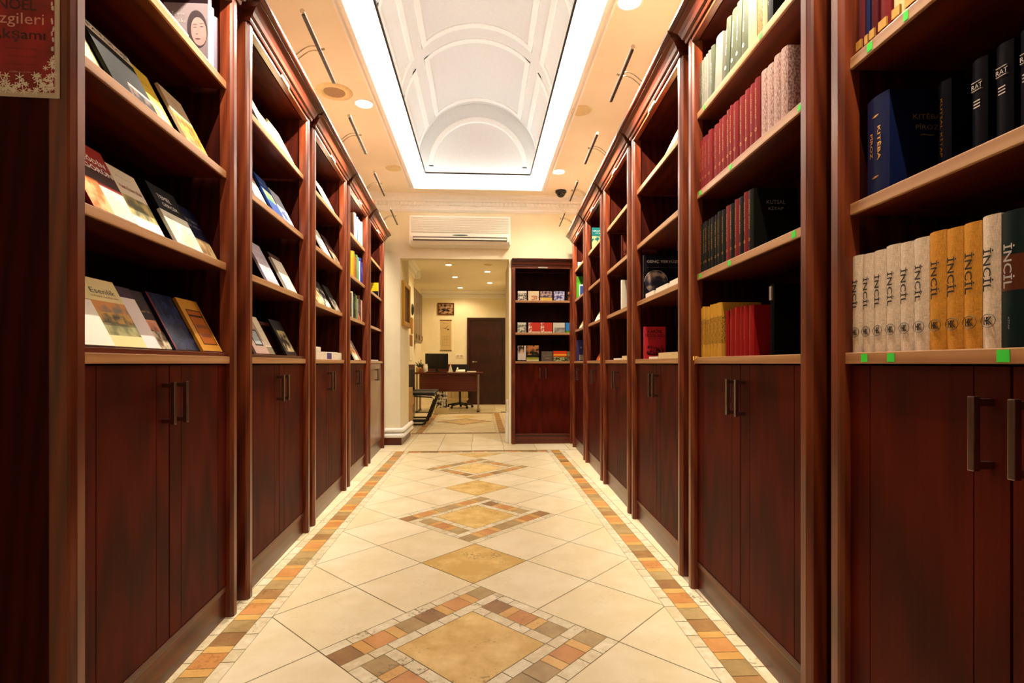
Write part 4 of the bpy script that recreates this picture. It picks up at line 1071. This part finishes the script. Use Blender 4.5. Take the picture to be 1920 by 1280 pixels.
# ---- L4 upright paperbacks
pal = {'brown': '4A3428', 'white': 'E4E0D4', 'lavender': 'A89CC0', 'blue': '3E5C96', 'teal': '5E8E84', 'yellow': 'D8AA20', 'gold': 'B8862C', 'rust': '8A4A22', 'green': '5E7A3E', 'indigo': '2E2E86', 'dark': '1E1E22', 'cream': 'D8CCA4', 'petrol': '2A4648', 'grey': '8A8A80', 'maroon': '4A1C20', 'pink': 'C8A090', 'navy': '1C2A5E'}
CL = {k: cover_mat('paperback_' + k, v_, rough=0.4) for k, v_ in pal.items()}
def shelf_run(E, names, z, where, row=LR, dd=0.14):
    for i, nme in enumerate(names):
        upright(row, E[i + 1], E[i], z, dd, 0.20 + 0.02 * math.sin(i * 2.3), CL[nme], '%s paperback, %s from the left on the %s of the fourth left bookcase' % (nme, ORD[i], where),
                [('spine', 'KİTAP', 0, 0.11, 0.06, 0.012, M_WHITE if nme not in ('white', 'cream', 'yellow') else M_BLACK)], inn=0.035, hard=False, gap=0.002, group='upright paperbacks of the fourth left bookcase')
shelf_run([4.43, 4.485, 4.55, 4.60, 4.66, 4.72, 4.79, 4.86], ['brown', 'white', 'lavender', 'blue', 'white', 'teal', 'white'], zA, 'top shelf')
shelf_run([4.35, 4.42, 4.49, 4.56, 4.63, 4.69, 4.735, 4.80, 4.87], ['yellow', 'gold', 'rust', 'green', 'teal', 'white', 'indigo', 'indigo'], zB, 'middle shelf')
shelf_run([4.33, 4.37, 4.42, 4.48, 4.54, 4.60, 4.66, 4.72, 4.78, 4.84], ['dark', 'cream', 'petrol', 'dark', 'green', 'grey', 'maroon', 'brown', 'pink'], zC, 'lower shelf')
leaning(LR, 4.70, zC, 0.06, 0.07, cover_mat('orange_card', 'C8643A'), 'small orange card propped before the lower paperbacks', inn=0.027, t=0.002, tilt=math.radians(8))
leaning(LR, 4.70, LEDGE, 0.17, 0.22, cover_mat('white_orange_cover', 'E0D4C0', noise=((0.0, 0.6, 0, 1, 'E0902A', 'E8DCC8', 4),)), 'white and orange cover leaning on the fourth left ledge', inn=0.034)
leaning(LR, 4.86, LEDGE, 0.15, 0.20, cover_mat('grey_orange_cover', '8A7A70', noise=((0.0, 0.5, 0, 1, 'C85A20', '8A7A70', 4),)), 'grey and orange cover behind the white and orange one', inn=0.046)
# ---- L5
facing(LR, 5.78, 0.035, zB - 0.0, 0.105, 0.155, cover_mat('yellow_black_cover', 'D8B818', bands=((0.0, 0.42, '16120E'),)), 'yellow book with a black foot on the farthest left bookcase', [('front', '@print', 0.052, 0.13, 0.03, 0.01, M_BLACK), ('front', '@print', 0.052, 0.108, 0.05, 0.01, M_BLACK)], hard=False, t=0.01)
lying(LR, 5.52, 0.03, LEDGE, 0.45, 0.20, 0.012, wht, 'flat white folder lying on the farthest left ledge', cat='folder', name='folder')

# ---- items on the far cabinet
def item(x0, x1, z, h, mat, lb, mk=(), cat='booklet', name='booklet', y=6.20, t=0.010):
    return book(Matrix.Translation((x0, y, z)), x1 - x0, t, h, mat, lb, None, cat, hard=False, marks=mk, name=name, round_=False)
k_ = 6.19 / 985
def px(p): return (p / 7.108 + 960 - 903) / 985 * 6.2 * 1.0   # from measured positions along the shelf
zc1, zc2 = 1.695, 1.315
sp = [(78, 195, 'white case with scattered dark flowers', cover_mat('case_flowers', 'DCD6C4', noise=((0, 0.75, 0, 1, 'DCD6C4', '54483E', 5),))),
      (217, 362, 'cream case with a red sketch', cover_mat('case_sketch', 'DCC8A0', noise=((0.05, 0.5, 0.3, 1, 'DCC8A0', 'B8604A', 6),))),
      (380, 540, 'violet case with a yellow foot', cover_mat('case_violet_yellow', '4A3E62', bands=((0.0, 0.32, 'D8B45A'),), noise=((0.4, 1, 0, 1, '3A3050', 'B89A90', 4),))),
      (562, 706, 'blue violet case with a white streak', cover_mat('case_blue_violet', '5A5690', noise=((0, 1, 0, 1, '3E3C74', 'C8C4DC', 4),))),
      (735, 797, 'black case with an orange face shape', cover_mat('case_black_orange', '1A0E0A', noise=((0.1, 0.9, 0.3, 1, '1A0E0A', 'C86A24', 3),)))]
for a, b, lb, mt in sp: item(px(a), px(b), zc1, 0.112, mt, lb + ' on the upper shelf of the far cabinet', cat='disc case', name='disc_case')
sp = [(75, 190, 'white case with green grey picture', cover_mat('case_white_picture', 'D4D0BE', noise=((0, 0.8, 0, 1, 'D4D0BE', '6A6A5A', 4),))),
      (220, 378, 'left one of two red and white cases', cover_mat('case_red_white', 'C23A2A', noise=((0, 1, 0, 0.3, 'E8D8C4', 'C23A2A', 3),), bands=((0.0, 0.1, 'E4C8B0'),))),
      (384, 540, 'right one of two red and white cases', MATS['case_red_white']),
      (552, 710, 'white case with a grey hill', cover_mat('case_grey_hill', 'C8C0B0', noise=((0, 0.5, 0.1, 1, '76706A', '9A948A', 3),))),
      (720, 797, 'blue case with a green foot', cover_mat('case_blue_green', '3A7AB8', bands=((0.0, 0.2, '4E8A2A'),)))]
for a, b, lb, mt in sp: item(px(a), px(b), zc2, 0.118, mt, lb + ' on the lower shelf of the far cabinet', cat='disc case', name='disc_case')
item(px(76), px(186), LEDGE, 0.185, cover_mat('dvd_woman', 'D0C0B8', noise=((0.5, 1, 0, 0.8, 'C8A890', '3A2A24', 3),), bands=((0.0, 0.08, '3A3030'),)), 'pale case with a dark haired figure, leftmost on the far ledge', cat='disc case', name='disc_case')
item(px(196), px(358), LEDGE, 0.188, cover_mat('dvd_dark', '1C1E14', noise=((0.4, 1, 0, 1, '1C1E14', 'B07040', 3),), bands=((0.15, 0.24, 'A8A83A'), (0.02, 0.12, 'D8CC8A'))), 'tall dark case with faces and a yellow stripe', cat='disc case', name='disc_case')
item(px(396), px(546), LEDGE, 0.118, cover_mat('case_taupe', '5E5046', bands=((0.3, 0.33, 'C89A50', 0.35, 0.7),)), 'plain taupe case on the far ledge', [('front', '@print', 0.066, 0.065, 0.09, 0.009, M_SILVER)], cat='disc case', name='disc_case')
item(px(556), px(736), LEDGE, 0.122, cover_mat('case_fire_field', '3A4A24', bands=((0.45, 1.0, 'C83A1A'), (0.55, 0.7, 'E8A02A')), noise=((0, 0.42, 0, 1, '26341A', 'A8A070', 6),)), 'case with red sky over a green field', cat='disc case', name='disc_case')
item(px(744), px(792), LEDGE, 0.118, cover_mat('case_olive', '4A4434', noise=((0, 1, 0, 1, '3A3428', '8A7E5A', 4),)), 'olive case at the right end of the far ledge', cat='disc case', name='disc_case')

# ------------------------------------------------------------------ picture lamps on the crowns
def picture_lamp(row, S, L_, label):
    r = empty('picture_lamp', row.at(S, 0, TOPZ), label, 'picture lamp')
    MB().box(-0.05, 0.05, -0.055, -0.025, 0.0, 0.012, ch=0.003).build('mounting_plate', M_CHROME, r)
    yt, zt = -0.165, 0.065
    for dx in (-0.018, 0.018):
        pts = []
        for k in range(11):
            a = k / 10
            pts.append((dx, -0.04 + (yt + 0.04) * a, 0.010 + (zt - 0.004) * math.sin(a * PI * 0.62) / math.sin(PI * 0.62)))
        MB().tube(pts, 0.0028, 8).build('arm', M_CHROME, r, smooth=60)
    MB().tube([(-L_ / 2, yt, zt), (L_ / 2, yt, zt)], 0.0105, 16).build('lamp_tube', M_CHROME, r, smooth=40)
    MB().box(-L_ / 2 + 0.01, L_ / 2 - 0.01, yt - 0.006, yt + 0.006, zt - 0.0125, zt - 0.0095).build('shade_slot', M_DARK, r)
    al = bpy.data.lights.new('lamp_light', 'AREA'); al.shape = 'RECTANGLE'; al.size = L_ * 0.9; al.size_y = 0.012
    al.energy = PICTURE_W; al.color = (1.0, 0.87, 0.68)
    ao = bpy.data.objects.new('lamp_light', al); COL.objects.link(ao); ao.parent = r
    ao.location = (0, yt + 0.012, zt - 0.008); ao.rotation_euler = (math.radians(46), 0, 0); al.spread = math.radians(120)
    al = bpy.data.lights.new('lamp_light', 'AREA'); al.shape = 'RECTANGLE'; al.size = L_ * 0.9; al.size_y = 0.02  # added fill light with no fitting of its own, aimed up to brighten the ceiling
    al.energy = CEILING_FILL_W; al.color = (1.0, 0.90, 0.74)
    ao = bpy.data.objects.new('lamp_light', al); COL.objects.link(ao); ao.parent = r
    ao.location = (0, yt, zt + 0.014); ao.rotation_euler = (math.radians(180 + 25), 0, 0)
    MB().tube([(0, yt - 0.004, zt + 0.004), (0, yt - 0.022, zt + 0.010)], 0.006, 10).build('knob', M_CHROME, r)
PLN = ['over the nearest', 'over the second', 'over the third', 'over the fourth', 'over the farthest']
for i, (a, b) in enumerate(LB): picture_lamp(LR, (a + b) / 2, 0.58, 'chrome picture lamp on curved arms %s bookcase on the left' % PLN[i])
for i, (a, b) in enumerate(RB): picture_lamp(RR, (a + b) / 2, 0.52, 'chrome picture lamp on curved arms %s bookcase on the right' % ['over the nearest', 'over the second', 'over the third', 'over the fourth', 'over the fifth', 'over the farthest'][i])

# ------------------------------------------------------------------ ceiling fittings
M_BULB = emit('warm_bulb', 'FFE0A8', 28)
def downlight(x, y, z, label, W, col=(1.0, 0.88, 0.68), angle=150, r=0.062, group=None):
    e = empty('downlight', (x, y, z), label, 'ceiling light', group)
    MB().lathe([(r + 0.014, 0.0), (r + 0.012, -0.006), (r, -0.007), (r - 0.003, 0.0)], n=36).build('trim_ring', M_PLASTER, e, smooth=40)
    MB().lathe([(0.0, -0.003), (r - 0.002, -0.003), (r - 0.002, -0.001), (0.0, -0.001)], n=36).build('lens', M_BULB, e)
    ld_ = bpy.data.lights.new('lamp_light', 'SPOT'); ld_.energy = W; ld_.color = col
    ld_.spot_size = math.radians(angle); ld_.spot_blend = 0.6; ld_.shadow_soft_size = r
    lo = bpy.data.objects.new('lamp_light', ld_); COL.objects.link(lo); lo.parent = e; lo.location = (0, 0, -0.02)
for x, y, lb in ((-0.885, 4.02, 'round recessed downlight lit in the ceiling on the left'), (0.785, 5.33, 'round recessed downlight lit at the far right of the ceiling'),
                 (0.80, 2.80, 'round recessed downlight lit at the near right of the ceiling')):
    downlight(x, y, ZC, lb, SPOT_W)
for i, (x, y) in enumerate(((-0.559, 8.94), (0.107, 9.57), (-0.515, 10.2), (0.166, 10.9), (-0.47, 11.63))):
    downlight(x, y, 2.62, ['nearest office downlight, left', 'nearer of two office downlights on the right', 'middle office downlight in the left row', 'farther of two office downlights on the right', 'farthest office downlight by the back wall'][i], OFFICE_W, r=0.05, col=(1, 0.76, 0.46))
def disc(name, x, y, z, prof, mats, label, cat):
    e = empty(name, (x, y, z), label, cat)
    MB().lathe(prof[0], n=40).build('rim', mats[0], e, smooth=40)
    MB().lathe(prof[1], n=40).build('grille', mats[1], e, smooth=40)
M_BEIGE = flat('beige_metal', 'E2CD97', 0.5); M_GRILLE = flat('speaker_grille', '9A7C5C', 0.7, scale=600, noise=0.4)
disc('ceiling_speaker', -1.06, 3.86, ZC, ([(0.075, -0.004), (0.085, -0.012), (0.105, -0.012), (0.125, -0.003), (0.128, 0.0)], [(0.0, -0.006), (0.074, -0.006), (0.076, -0.001)]), (M_BEIGE, M_GRILLE), 'round beige ceiling speaker with brown grille', 'speaker')
disc('ceiling_vent', 0.768, 4.035, ZC, ([(0.062, -0.003), (0.075, -0.008), (0.084, -0.003), (0.086, 0.0)], [(0.0, -0.002), (0.062, -0.002), (0.063, 0.0)]), (M_BEIGE, flat('vent_tan', 'C7A57A', 0.6)), 'flat round ceiling vent right of the vault', 'vent')
disc('ceiling_vent', -0.882, 5.335, ZC, ([(0.062, -0.003), (0.075, -0.008), (0.084, -0.003), (0.086, 0.0)], [(0.0, -0.002), (0.062, -0.002), (0.063, 0.0)]), (M_BEIGE, M_CEIL), 'flat round ceiling disc left of the vault', 'vent')
disc('ceiling_vent', 0.11, 8.9 , 2.62, ([(0.05, -0.003), (0.06, -0.008), (0.07, -0.003), (0.072, 0.0)], [(0.0, -0.002), (0.05, -0.002), (0.051, 0.0)]), (M_BEIGE, flat('vent_tan', 'C7A57A', 0.6)), 'small round vent in the office ceiling', 'vent')
e = empty('dome_camera', (0.90, 5.93, ZC), 'black dome security camera on the ceiling near the far wall', 'security camera')
MB().lathe([(0.062, 0.0), (0.064, -0.018), (0.058, -0.026), (0.0, -0.026)], n=36).build('base', M_DARK, e, smooth=40)
MB().lathe([(0.05, -0.026)] + [(0.05 * math.cos(a), -0.026 - 0.05 * math.sin(a)) for a in [PI / 2 * k / 8 for k in range(1, 9)]], n=36).build('dome', flat('smoked_dome', '08080A', 0.08), e, smooth=60)
MB().lathe([(0.0, -0.078), (0.012, -0.076), (0.014, -0.070)], n=20).build('lens_ring', M_METAL, e)

# ------------------------------------------------------------------ air conditioner
ac = empty('air_conditioner', (-0.245, 6.2, 2.30), 'ivory wall mounted air conditioner above the office opening', 'air conditioner')
AW = 0.565
MB().prism([(0.0, 0.34), (-0.15, 0.34), (-0.172, 0.325), (-0.178, 0.10), (-0.165, 0.045), (-0.12, 0.012), (-0.04, 0.0), (0.0, 0.0)], -AW, AW, axis='x').build('housing', M_PLASTIC, ac)
MB().box(-AW + 0.012, AW - 0.012, -0.179, -0.176, 0.140, 0.31).build('intake_panel', flat('intake_tan', 'B8A888', 0.6), ac)
gr = MB()
for k in range(13):
    z = 0.145 + k * 0.0125
    gr.box(-AW + 0.012, AW - 0.012, -0.1835, -0.176, z, z + 0.0075)
gr.build('intake_grille', M_PLASTIC, ac)
MB().box(-AW + 0.03, AW - 0.03, -0.1785, -0.15, 0.050, 0.092).build('outlet_slot', flat('slot_dark', '3A2C1C', 0.7), ac)
MB().box(-AW + 0.035, AW - 0.035, -0.184, -0.172, 0.060, 0.080, ch=0.003).build('outlet_flap', M_PLASTIC, ac)
MB().lathe([(0.0, -0.1825), (0.085, -0.1825), (0.09, -0.178)], (0, 0, 0), 40, axis='y').xf(Matrix.Translation((0, 0, 0.112)) @ Matrix.Scale(0.09, 4, (0, 0, 1))).build('badge', flat('badge_green', '3F6A58', 0.4), ac)
for sx in (-1, 1):
    MB().box(sx * AW, sx * (AW + 0.012), -0.17, -0.01, 0.01, 0.335, ch=0.004).build('end_cap', M_PLASTIC, ac)

# ------------------------------------------------------------------ the office
d = empty('door_1', (0.105, 12.15, 0)); struct(d, 'dark wooden door in the office back wall')
fm = MB().box(-0.44, -0.375, -0.045, 0.0, 0, 2.0).box(0.375, 0.44, -0.045, 0.0, 0, 2.0).box(-0.375, 0.375, -0.045, 0.0, 1.935, 2.0)
fm.build('door_frame', wood('dark_door', '1E0703', '331006', '42180A'), d)
MB().box(-0.373, 0.373, -0.03, 0.0, 0.005, 1.933, ch=0.002).build('door_leaf', bpy.data.materials['dark_door'], d)
MB().tube([(-0.30, -0.03, 0.985), (-0.30, -0.07, 0.985), (-0.21, -0.075, 0.985)], 0.009, 10).lathe([(0.025, -0.034), (0.025, -0.03)], (-0.30, 0, 0.985), 20, axis='y').build('door_handle', M_CHROME, d)
pf = empty('framed_picture', (-0.82, 12.15, 2.065), 'small dark framed picture above the scroll on the office wall', 'picture')
MB().box(-0.19, 0.19, -0.025, 0.0, 0.0, 0.272, ch=0.004).build('frame', W_H, pf)
MB().box(-0.165, 0.165, -0.027, -0.024, 0.024, 0.248).build('picture', cover_mat('dark_scene', '2A1C14', noise=((0, 1, 0, 1, '1E130E', 'B08A68', 4),)), pf)
sc = empty('wall_scroll', (-0.82, 12.15, 1.243), 'narrow cream hanging scroll with a drawing and script', 'scroll')
MB().box(-0.125, 0.125, -0.006, -0.001, 0.0, 0.70).build('sheet', flat('parchment', 'CFB27A', 0.7), sc)
for z in (0.0, 0.70): MB().tube([(-0.135, -0.008, z), (0.135, -0.008, z)], 0.009, 10).build('rod', W_H, sc)
tx = MB()
for k, s in enumerate(('@print', '@print', '@print', '@print', '@print', '@print', '@print')):
    letters(tx, s, (0, -0.0066, 0.33 - k * 0.035), width=0.19, height=0.018)
letters(tx, '@print', (0, -0.0066, 0.63), width=0.14, height=0.022)
for k in range(9):
    a = k * 0.7; tx.tube([(0.03 * math.cos(a) + 0.0, -0.0068, 0.46 + 0.02 * k * 0.6 + 0.02 * math.sin(a)), (0.06 * math.cos(a + 0.6), -0.0068, 0.48 + 0.012 * k + 0.02 * math.sin(a + 1))], 0.003, 5)
tx.box(0.035, 0.075, -0.0067, -0.006, 0.475, 0.50)
tx.build('lettering', M_BLACK, sc)
sw = empty('switch_plate', (-0.505, 12.15, 1.075), 'cream wall socket plate left of the office door', 'socket')
MB().box(-0.085, 0.085, -0.012, 0.0, 0.0, 0.085, ch=0.003).build('plate', M_PLASTIC, sw)
MB().box(-0.07, -0.01, -0.015, -0.011, 0.02, 0.065).box(0.01, 0.07, -0.015, -0.011, 0.02, 0.065).build('socket', flat('socket_cream', 'C9B58A', 0.5), sw)
# upper cabinet on the left
uc = empty('wall_cabinet', (-1.38, 10.3, 1.36), 'grey brown wall cabinet hanging high on the office side wall', 'cabinet')
MG = wood('grey_brown_veneer', '3E2A18', '5A422A', '6E5438')
MB().box(0.0, 0.13, -0.72, 0.72, 0.0, 1.0).build('body', MG, uc)
for k in range(3):
    dd_ = MB().box(0.13, 0.146, -0.715 + k * 0.48, -0.245 + k * 0.48, 0.01, 0.99, ch=0.002).build('door', MG, uc)
    MB().box(0.146, 0.158, -0.29 + k * 0.48, -0.28 + k * 0.48, 0.05, 0.15).build('handle', M_METAL, dd_)
# wall clock, frame, calendar on the side wall
ck = empty('wall_clock', (-1.2, 9.16, 1.88), 'small round dark rimmed clock on the office side wall', 'clock')
MB().lathe([(0.0, 0.012), (0.075, 0.012), (0.09, 0.02), (0.1, 0.012), (0.1, 0.0), (0.0, 0.0)], (0, 0, 0), 32, axis='x').build('rim', M_DARK, ck)
MB().lathe([(0.0, 0.0135), (0.072, 0.0135)], (0, 0, 0), 32, axis='x').build('dial', M_WHITE, ck)
MB().box(0.015, 0.017, -0.003, 0.003, 0, 0.05).box(0.015, 0.017, 0, 0.035, -0.003, 0.003).build('hands', M_BLACK, ck)
sf = empty('framed_picture', (-1.2, 9.1, 1.46), 'narrow gilt frame below the clock', 'picture')
MB().box(0.0, 0.02, -0.11, 0.11, 0.0, 0.27, ch=0.003).build('frame', M_GOLD, sf)
MB().box(0.02, 0.022, -0.085, 0.085, 0.025, 0.245).build('picture', flat('frame_inner', 'B0803C', 0.6), sf)
cl_ = empty('wall_calendar', (-1.2, 9.02, 1.0), 'wall calendar with a picture above white sheets', 'calendar')
MB().box(0.001, 0.006, -0.16, 0.16, 0.0, 0.24).build('sheets', M_WHITE, cl_)
MB().box(0.001, 0.007, -0.16, 0.16, 0.24, 0.43).build('picture', cover_mat('calendar_picture', '8A5A34', noise=((0, 1, 0, 1, 'C08A54', '3A2418', 4),)), cl_)
# gilt icon on the pier
ic = empty('framed_picture', (-0.95, 6.58, 1.40), 'tall gilt framed painting hanging on the pier beside the opening', 'picture')
fi = MB()
for (y0, y1, z0, z1) in ((-0.28, -0.22, 0, 0.54), (0.22, 0.28, 0, 0.54), (-0.22, 0.22, 0, 0.06), (-0.22, 0.22, 0.48, 0.54)):
    fi.box(0.0, 0.035, y0, y1, z0, z1, ch=0.008)
fi.build('frame', flat('old_gilt', 'B98A2C', 0.35, 0.7), ic)
MB().box(0.002, 0.012, -0.22, 0.22, 0.06, 0.48).build('painting', cover_mat('warm_painting', '6A3A1C', noise=((0, 1, 0, 1, '4A2A18', 'C07A3A', 3),)), ic)
# desk
dk = empty('office_desk', (-0.65, 10.2, 0), 'dark wooden office desk with a grey metal leg', 'desk')
MB().box(-0.66, 0.68, 0.0, 0.70, 0.745, 0.775, ch=0.003).build('tabletop', W_H, dk)
MB().box(-0.55, 0.57, 0.06, 0.08, 0.40, 0.744).build('modesty_panel', W_H, dk)
for x in (0.585, -0.60):
    lg_ = MB().box(x - 0.018, x + 0.018, 0.04, 0.08, 0.02, 0.744, ch=0.004).box(x - 0.018, x + 0.018, 0.58, 0.62, 0.02, 0.744, ch=0.004)
    lg_.build('leg', M_METAL, dk)
    MB().box(x - 0.024, x + 0.024, 0.03, 0.64, 0.0, 0.02).build('foot', M_DARK, dk)
mo = empty('computer_monitor', (-0.885, 10.45, 0.775), 'black flat computer monitor standing on the desk', 'monitor')
MB().box(-0.225, 0.225, -0.015, 0.02, 0.065, 0.37, ch=0.004).build('housing', M_DARK, mo)
MB().box(-0.205, 0.205, -0.017, -0.0145, 0.085, 0.35).build('screen', flat('dark_screen', '050507', 0.2), mo)
MB().box(-0.03, 0.03, 0.0, 0.03, 0.01, 0.07).box(-0.11, 0.11, -0.06, 0.10, 0.0, 0.012, ch=0.004).build('stand', M_DARK, mo)
def simple(name, mb, mat, label, cat, M): return tag(mb.build(name, mat, M=Matrix.Translation(M)), label, cat)
pc = MB(); pc.prism([(-0.045, 0.0), (0.045, 0.0), (0.0, 0.16)], 0, 0.08)
simple('desk_calendar', pc, M_PLASTIC, 'white tent shaped calendar right of the monitor', 'calendar', (-0.61, 10.35, 0.775))
simple('keyboard', MB().box(-0.20, 0.20, -0.06, 0.06, 0, 0.015, ch=0.003), M_DARK, 'black keyboard lying before the monitor', 'keyboard', (-0.87, 10.30, 0.775))
ph = empty('desk_telephone', (-0.42, 10.5, 0.775), 'white desk telephone on the right half of the desk', 'telephone')
MB().prism([(-0.08, 0), (0.10, 0), (0.10, 0.05), (-0.08, 0.02)], -0.09, 0.09, axis='x').build('body', M_PLASTIC, ph)
MB().tube([(-0.06, -0.05, 0.05), (-0.06, 0.07, 0.08)], 0.016, 10).build('handset', M_PLASTIC, ph)
simple('paper_tray', MB().box(-0.09, 0.09, -0.12, 0.12, 0, 0.012).box(-0.085, 0.085, -0.11, 0.11, 0.012, 0.02), M_WHITE, 'low stack of white papers near the desk right end', 'papers', (-0.20, 10.5, 0.775))
jr = empty('jar', (-1.10, 10.40, 0.775), 'cream jar with a lid on the desk, left of the monitor', 'jar')
MB().lathe([(0.0, 0), (0.04, 0), (0.045, 0.02), (0.045, 0.12), (0.035, 0.14), (0.0, 0.14)], n=24).build('body', M_PLASTIC, jr, smooth=50)
MB().lathe([(0.0, 0.14), (0.04, 0.14), (0.04, 0.16), (0.0, 0.165)], n=24).build('lid', M_PLASTER, jr)
simple('small_box', MB().box(-0.04, 0.04, -0.06, 0.06, 0, 0.10, ch=0.002), M_CARD, 'tan carton at the left end of the desk', 'box', (-1.235, 10.38, 0.775))
simple('small_box', MB().box(-0.03, 0.03, -0.05, 0.05, 0, 0.08, ch=0.002), flat('rust_card', '8A4A24', 0.7), 'rust brown carton between the tan carton and the jar', 'box', (-1.18, 10.30, 0.775))
vp = empty('potted_plant', (-1.24, 10.62, 0.775), 'small dark plant in a pot behind the tan carton', 'plant')
MB().lathe([(0.0, 0), (0.035, 0), (0.045, 0.08), (0.0, 0.08)], n=20).build('pot', M_PLASTER, vp)
lf = MB()
for k in range(26):
    a, b_ = random.random() * 2 * PI, 0.4 + random.random() * 0.9
    L0 = 0.05 + random.random() * 0.06
    lf.tube([(0, 0, 0.08), (math.cos(a) * L0 * math.cos(b_), math.sin(a) * L0 * math.cos(b_), 0.08 + L0 * math.sin(b_) * 1.6)], [0.003, 0.006], 5)
lf.build('foliage', flat('dark_leaf', '2A3416', 0.6), vp)
# swivel chair behind the desk
ch = empty('office_chair', (-0.46, 11.25, 0), 'black swivel office chair behind the desk', 'chair')
sb = MB()
for k in range(5):
    a = 2 * PI * k / 5 + 0.3
    sb.tube([(0, 0, 0.10), (0.27 * math.cos(a), 0.27 * math.sin(a), 0.065)], [0.028, 0.016], 8)
sb.build('star_base', M_DARK, ch)
for k in range(5):
    a = 2 * PI * k / 5 + 0.3
    MB().lathe([(0.0, -0.014), (0.026, -0.014), (0.028, 0.0), (0.026, 0.014), (0.0, 0.014)], (0.27 * math.cos(a), 0.27 * math.sin(a), 0.029), 16, axis='y').build('caster', M_DARK, ch)
MB().tube([(0, 0, 0.08), (0, 0, 0.42)], 0.025, 12).build('column', M_DARK, ch)
MB().box(-0.23, 0.23, -0.22, 0.22, 0.42, 0.50, ch=0.03).build('seat', M_LEATHER, ch)
MB().prism([(-0.21, 0.56), (0.21, 0.56), (0.23, 0.70), (0.21, 0.86), (0.14, 0.925), (-0.14, 0.925), (-0.21, 0.86), (-0.23, 0.70)], 0.20, 0.26).build('backrest', M_LEATHER, ch)
MB().box(-0.03, 0.03, 0.19, 0.24, 0.44, 0.62).build('back_support', M_DARK, ch)
# radiator
ra = empty('radiator', (-0.66, 12.10, 0.10), 'cream ribbed radiator on the wall below the dado', 'radiator')
rm = MB()
for k in range(22): rm.box(-0.33 + k * 0.031, -0.33 + k * 0.031 + 0.022, -0.03, 0.03, 0.0, 0.48, ch=0.004)
rm.build('ribs', flat('radiator_cream', 'D8BC84', 0.4), ra)
MB().box(-0.34, 0.36, -0.028, 0.028, 0.02, 0.05).box(-0.34, 0.36, -0.028, 0.028, 0.43, 0.46).build('header', flat('radiator_cream', 'D8BC84', 0.4), ra)
# things on the office floor
bg = empty('shopping_bag', (-0.75, 9.95, 0.12), 'black and white patterned bag standing on a low beige box', 'bag')
MB().prism([(-0.10, 0.0), (0.10, 0.0), (0.115, 0.30), (-0.115, 0.30)], -0.06, 0.06).build('bag_body', cover_mat('bag_pattern', '1A1818', noise=((0, 1, 0, 1, '141214', 'D8D2C4', 6),)), bg)
MB().tube([(-0.05, -0.03, 0.30), (-0.04, -0.03, 0.36), (0.04, -0.03, 0.36), (0.05, -0.03, 0.30)], 0.004, 6).build('handle', M_DARK, bg)
cb = MB().box(-0.13, 0.13, -0.09, 0.09, 0, 0.119, ch=0.003)
simple('low_box', cb, flat('beige_box', 'CDBB92', 0.7), 'low beige box on the floor under the patterned bag', 'box', (-0.75, 9.95, 0))
for k in range(5):
    b5 = empty('cardboard_box', Matrix.Translation((-1.075 + random.uniform(-0.006, 0.006), 7.38, 0.122 * k)) @ Matrix.Rotation(random.uniform(-0.03, 0.03), 4, 'Z'), '%s tan cardboard box of the stack behind the pier' % ['lowest', 'second lowest', 'middle', 'second highest', 'topmost'][k], 'box', 'tan boxes stacked behind the pier')
    MB().box(-0.09, 0.09, -0.26, 0.26, 0.0005, 0.1205, ch=0.003).build('box_body', M_CARD, b5)
    MB().box(0.09, 0.0906, -0.26, 0.26, 0.055, 0.066).build('tape', flat('brown_tape', 'A87E42', 0.4), b5)
vc = empty('visitor_chair', (-0.93, 8.35, 0), 'black sled based visitor chair with a padded seat', 'chair')
for y in (-0.23, 0.23):
    MB().tube([(-0.20, y, 0.45), (-0.16, y, 0.45), (0.16, y, 0.43), (0.20, y, 0.40), (0.06, y, 0.02), (0.02, y, 0.013), (-0.22, y, 0.013), (-0.24, y, 0.02)], 0.0125, 10).build('sled_leg', M_DARK, vc, smooth=60)
MB().tube([(-0.235, -0.23, 0.014), (-0.235, 0.23, 0.014)], 0.0125, 8).tube([(0.03, -0.23, 0.014), (0.03, 0.23, 0.014)], 0.0125, 8).build('crossbar', M_DARK, vc)
MB().box(-0.21, 0.21, -0.22, 0.22, 0.455, 0.505, ch=0.02).build('seat', M_LEATHER, vc)
MB().box(-0.245, -0.205, -0.22, 0.22, 0.55, 0.86, ch=0.018).build('backrest', M_LEATHER, vc)
MB().tube([(-0.21, -0.2, 0.45), (-0.232, -0.2, 0.60)], 0.012, 8).tube([(-0.21, 0.2, 0.45), (-0.232, 0.2, 0.60)], 0.012, 8).build('back_upright', M_DARK, vc)
v2 = vc.copy(); COL.objects.link(v2); v2.location = (-0.95, 8.98, 0); v2['label'] = 'second black sled based chair, behind the nearer one'
for c0 in list(vc.children):
    c1 = c0.copy(); COL.objects.link(c1); c1.parent = v2
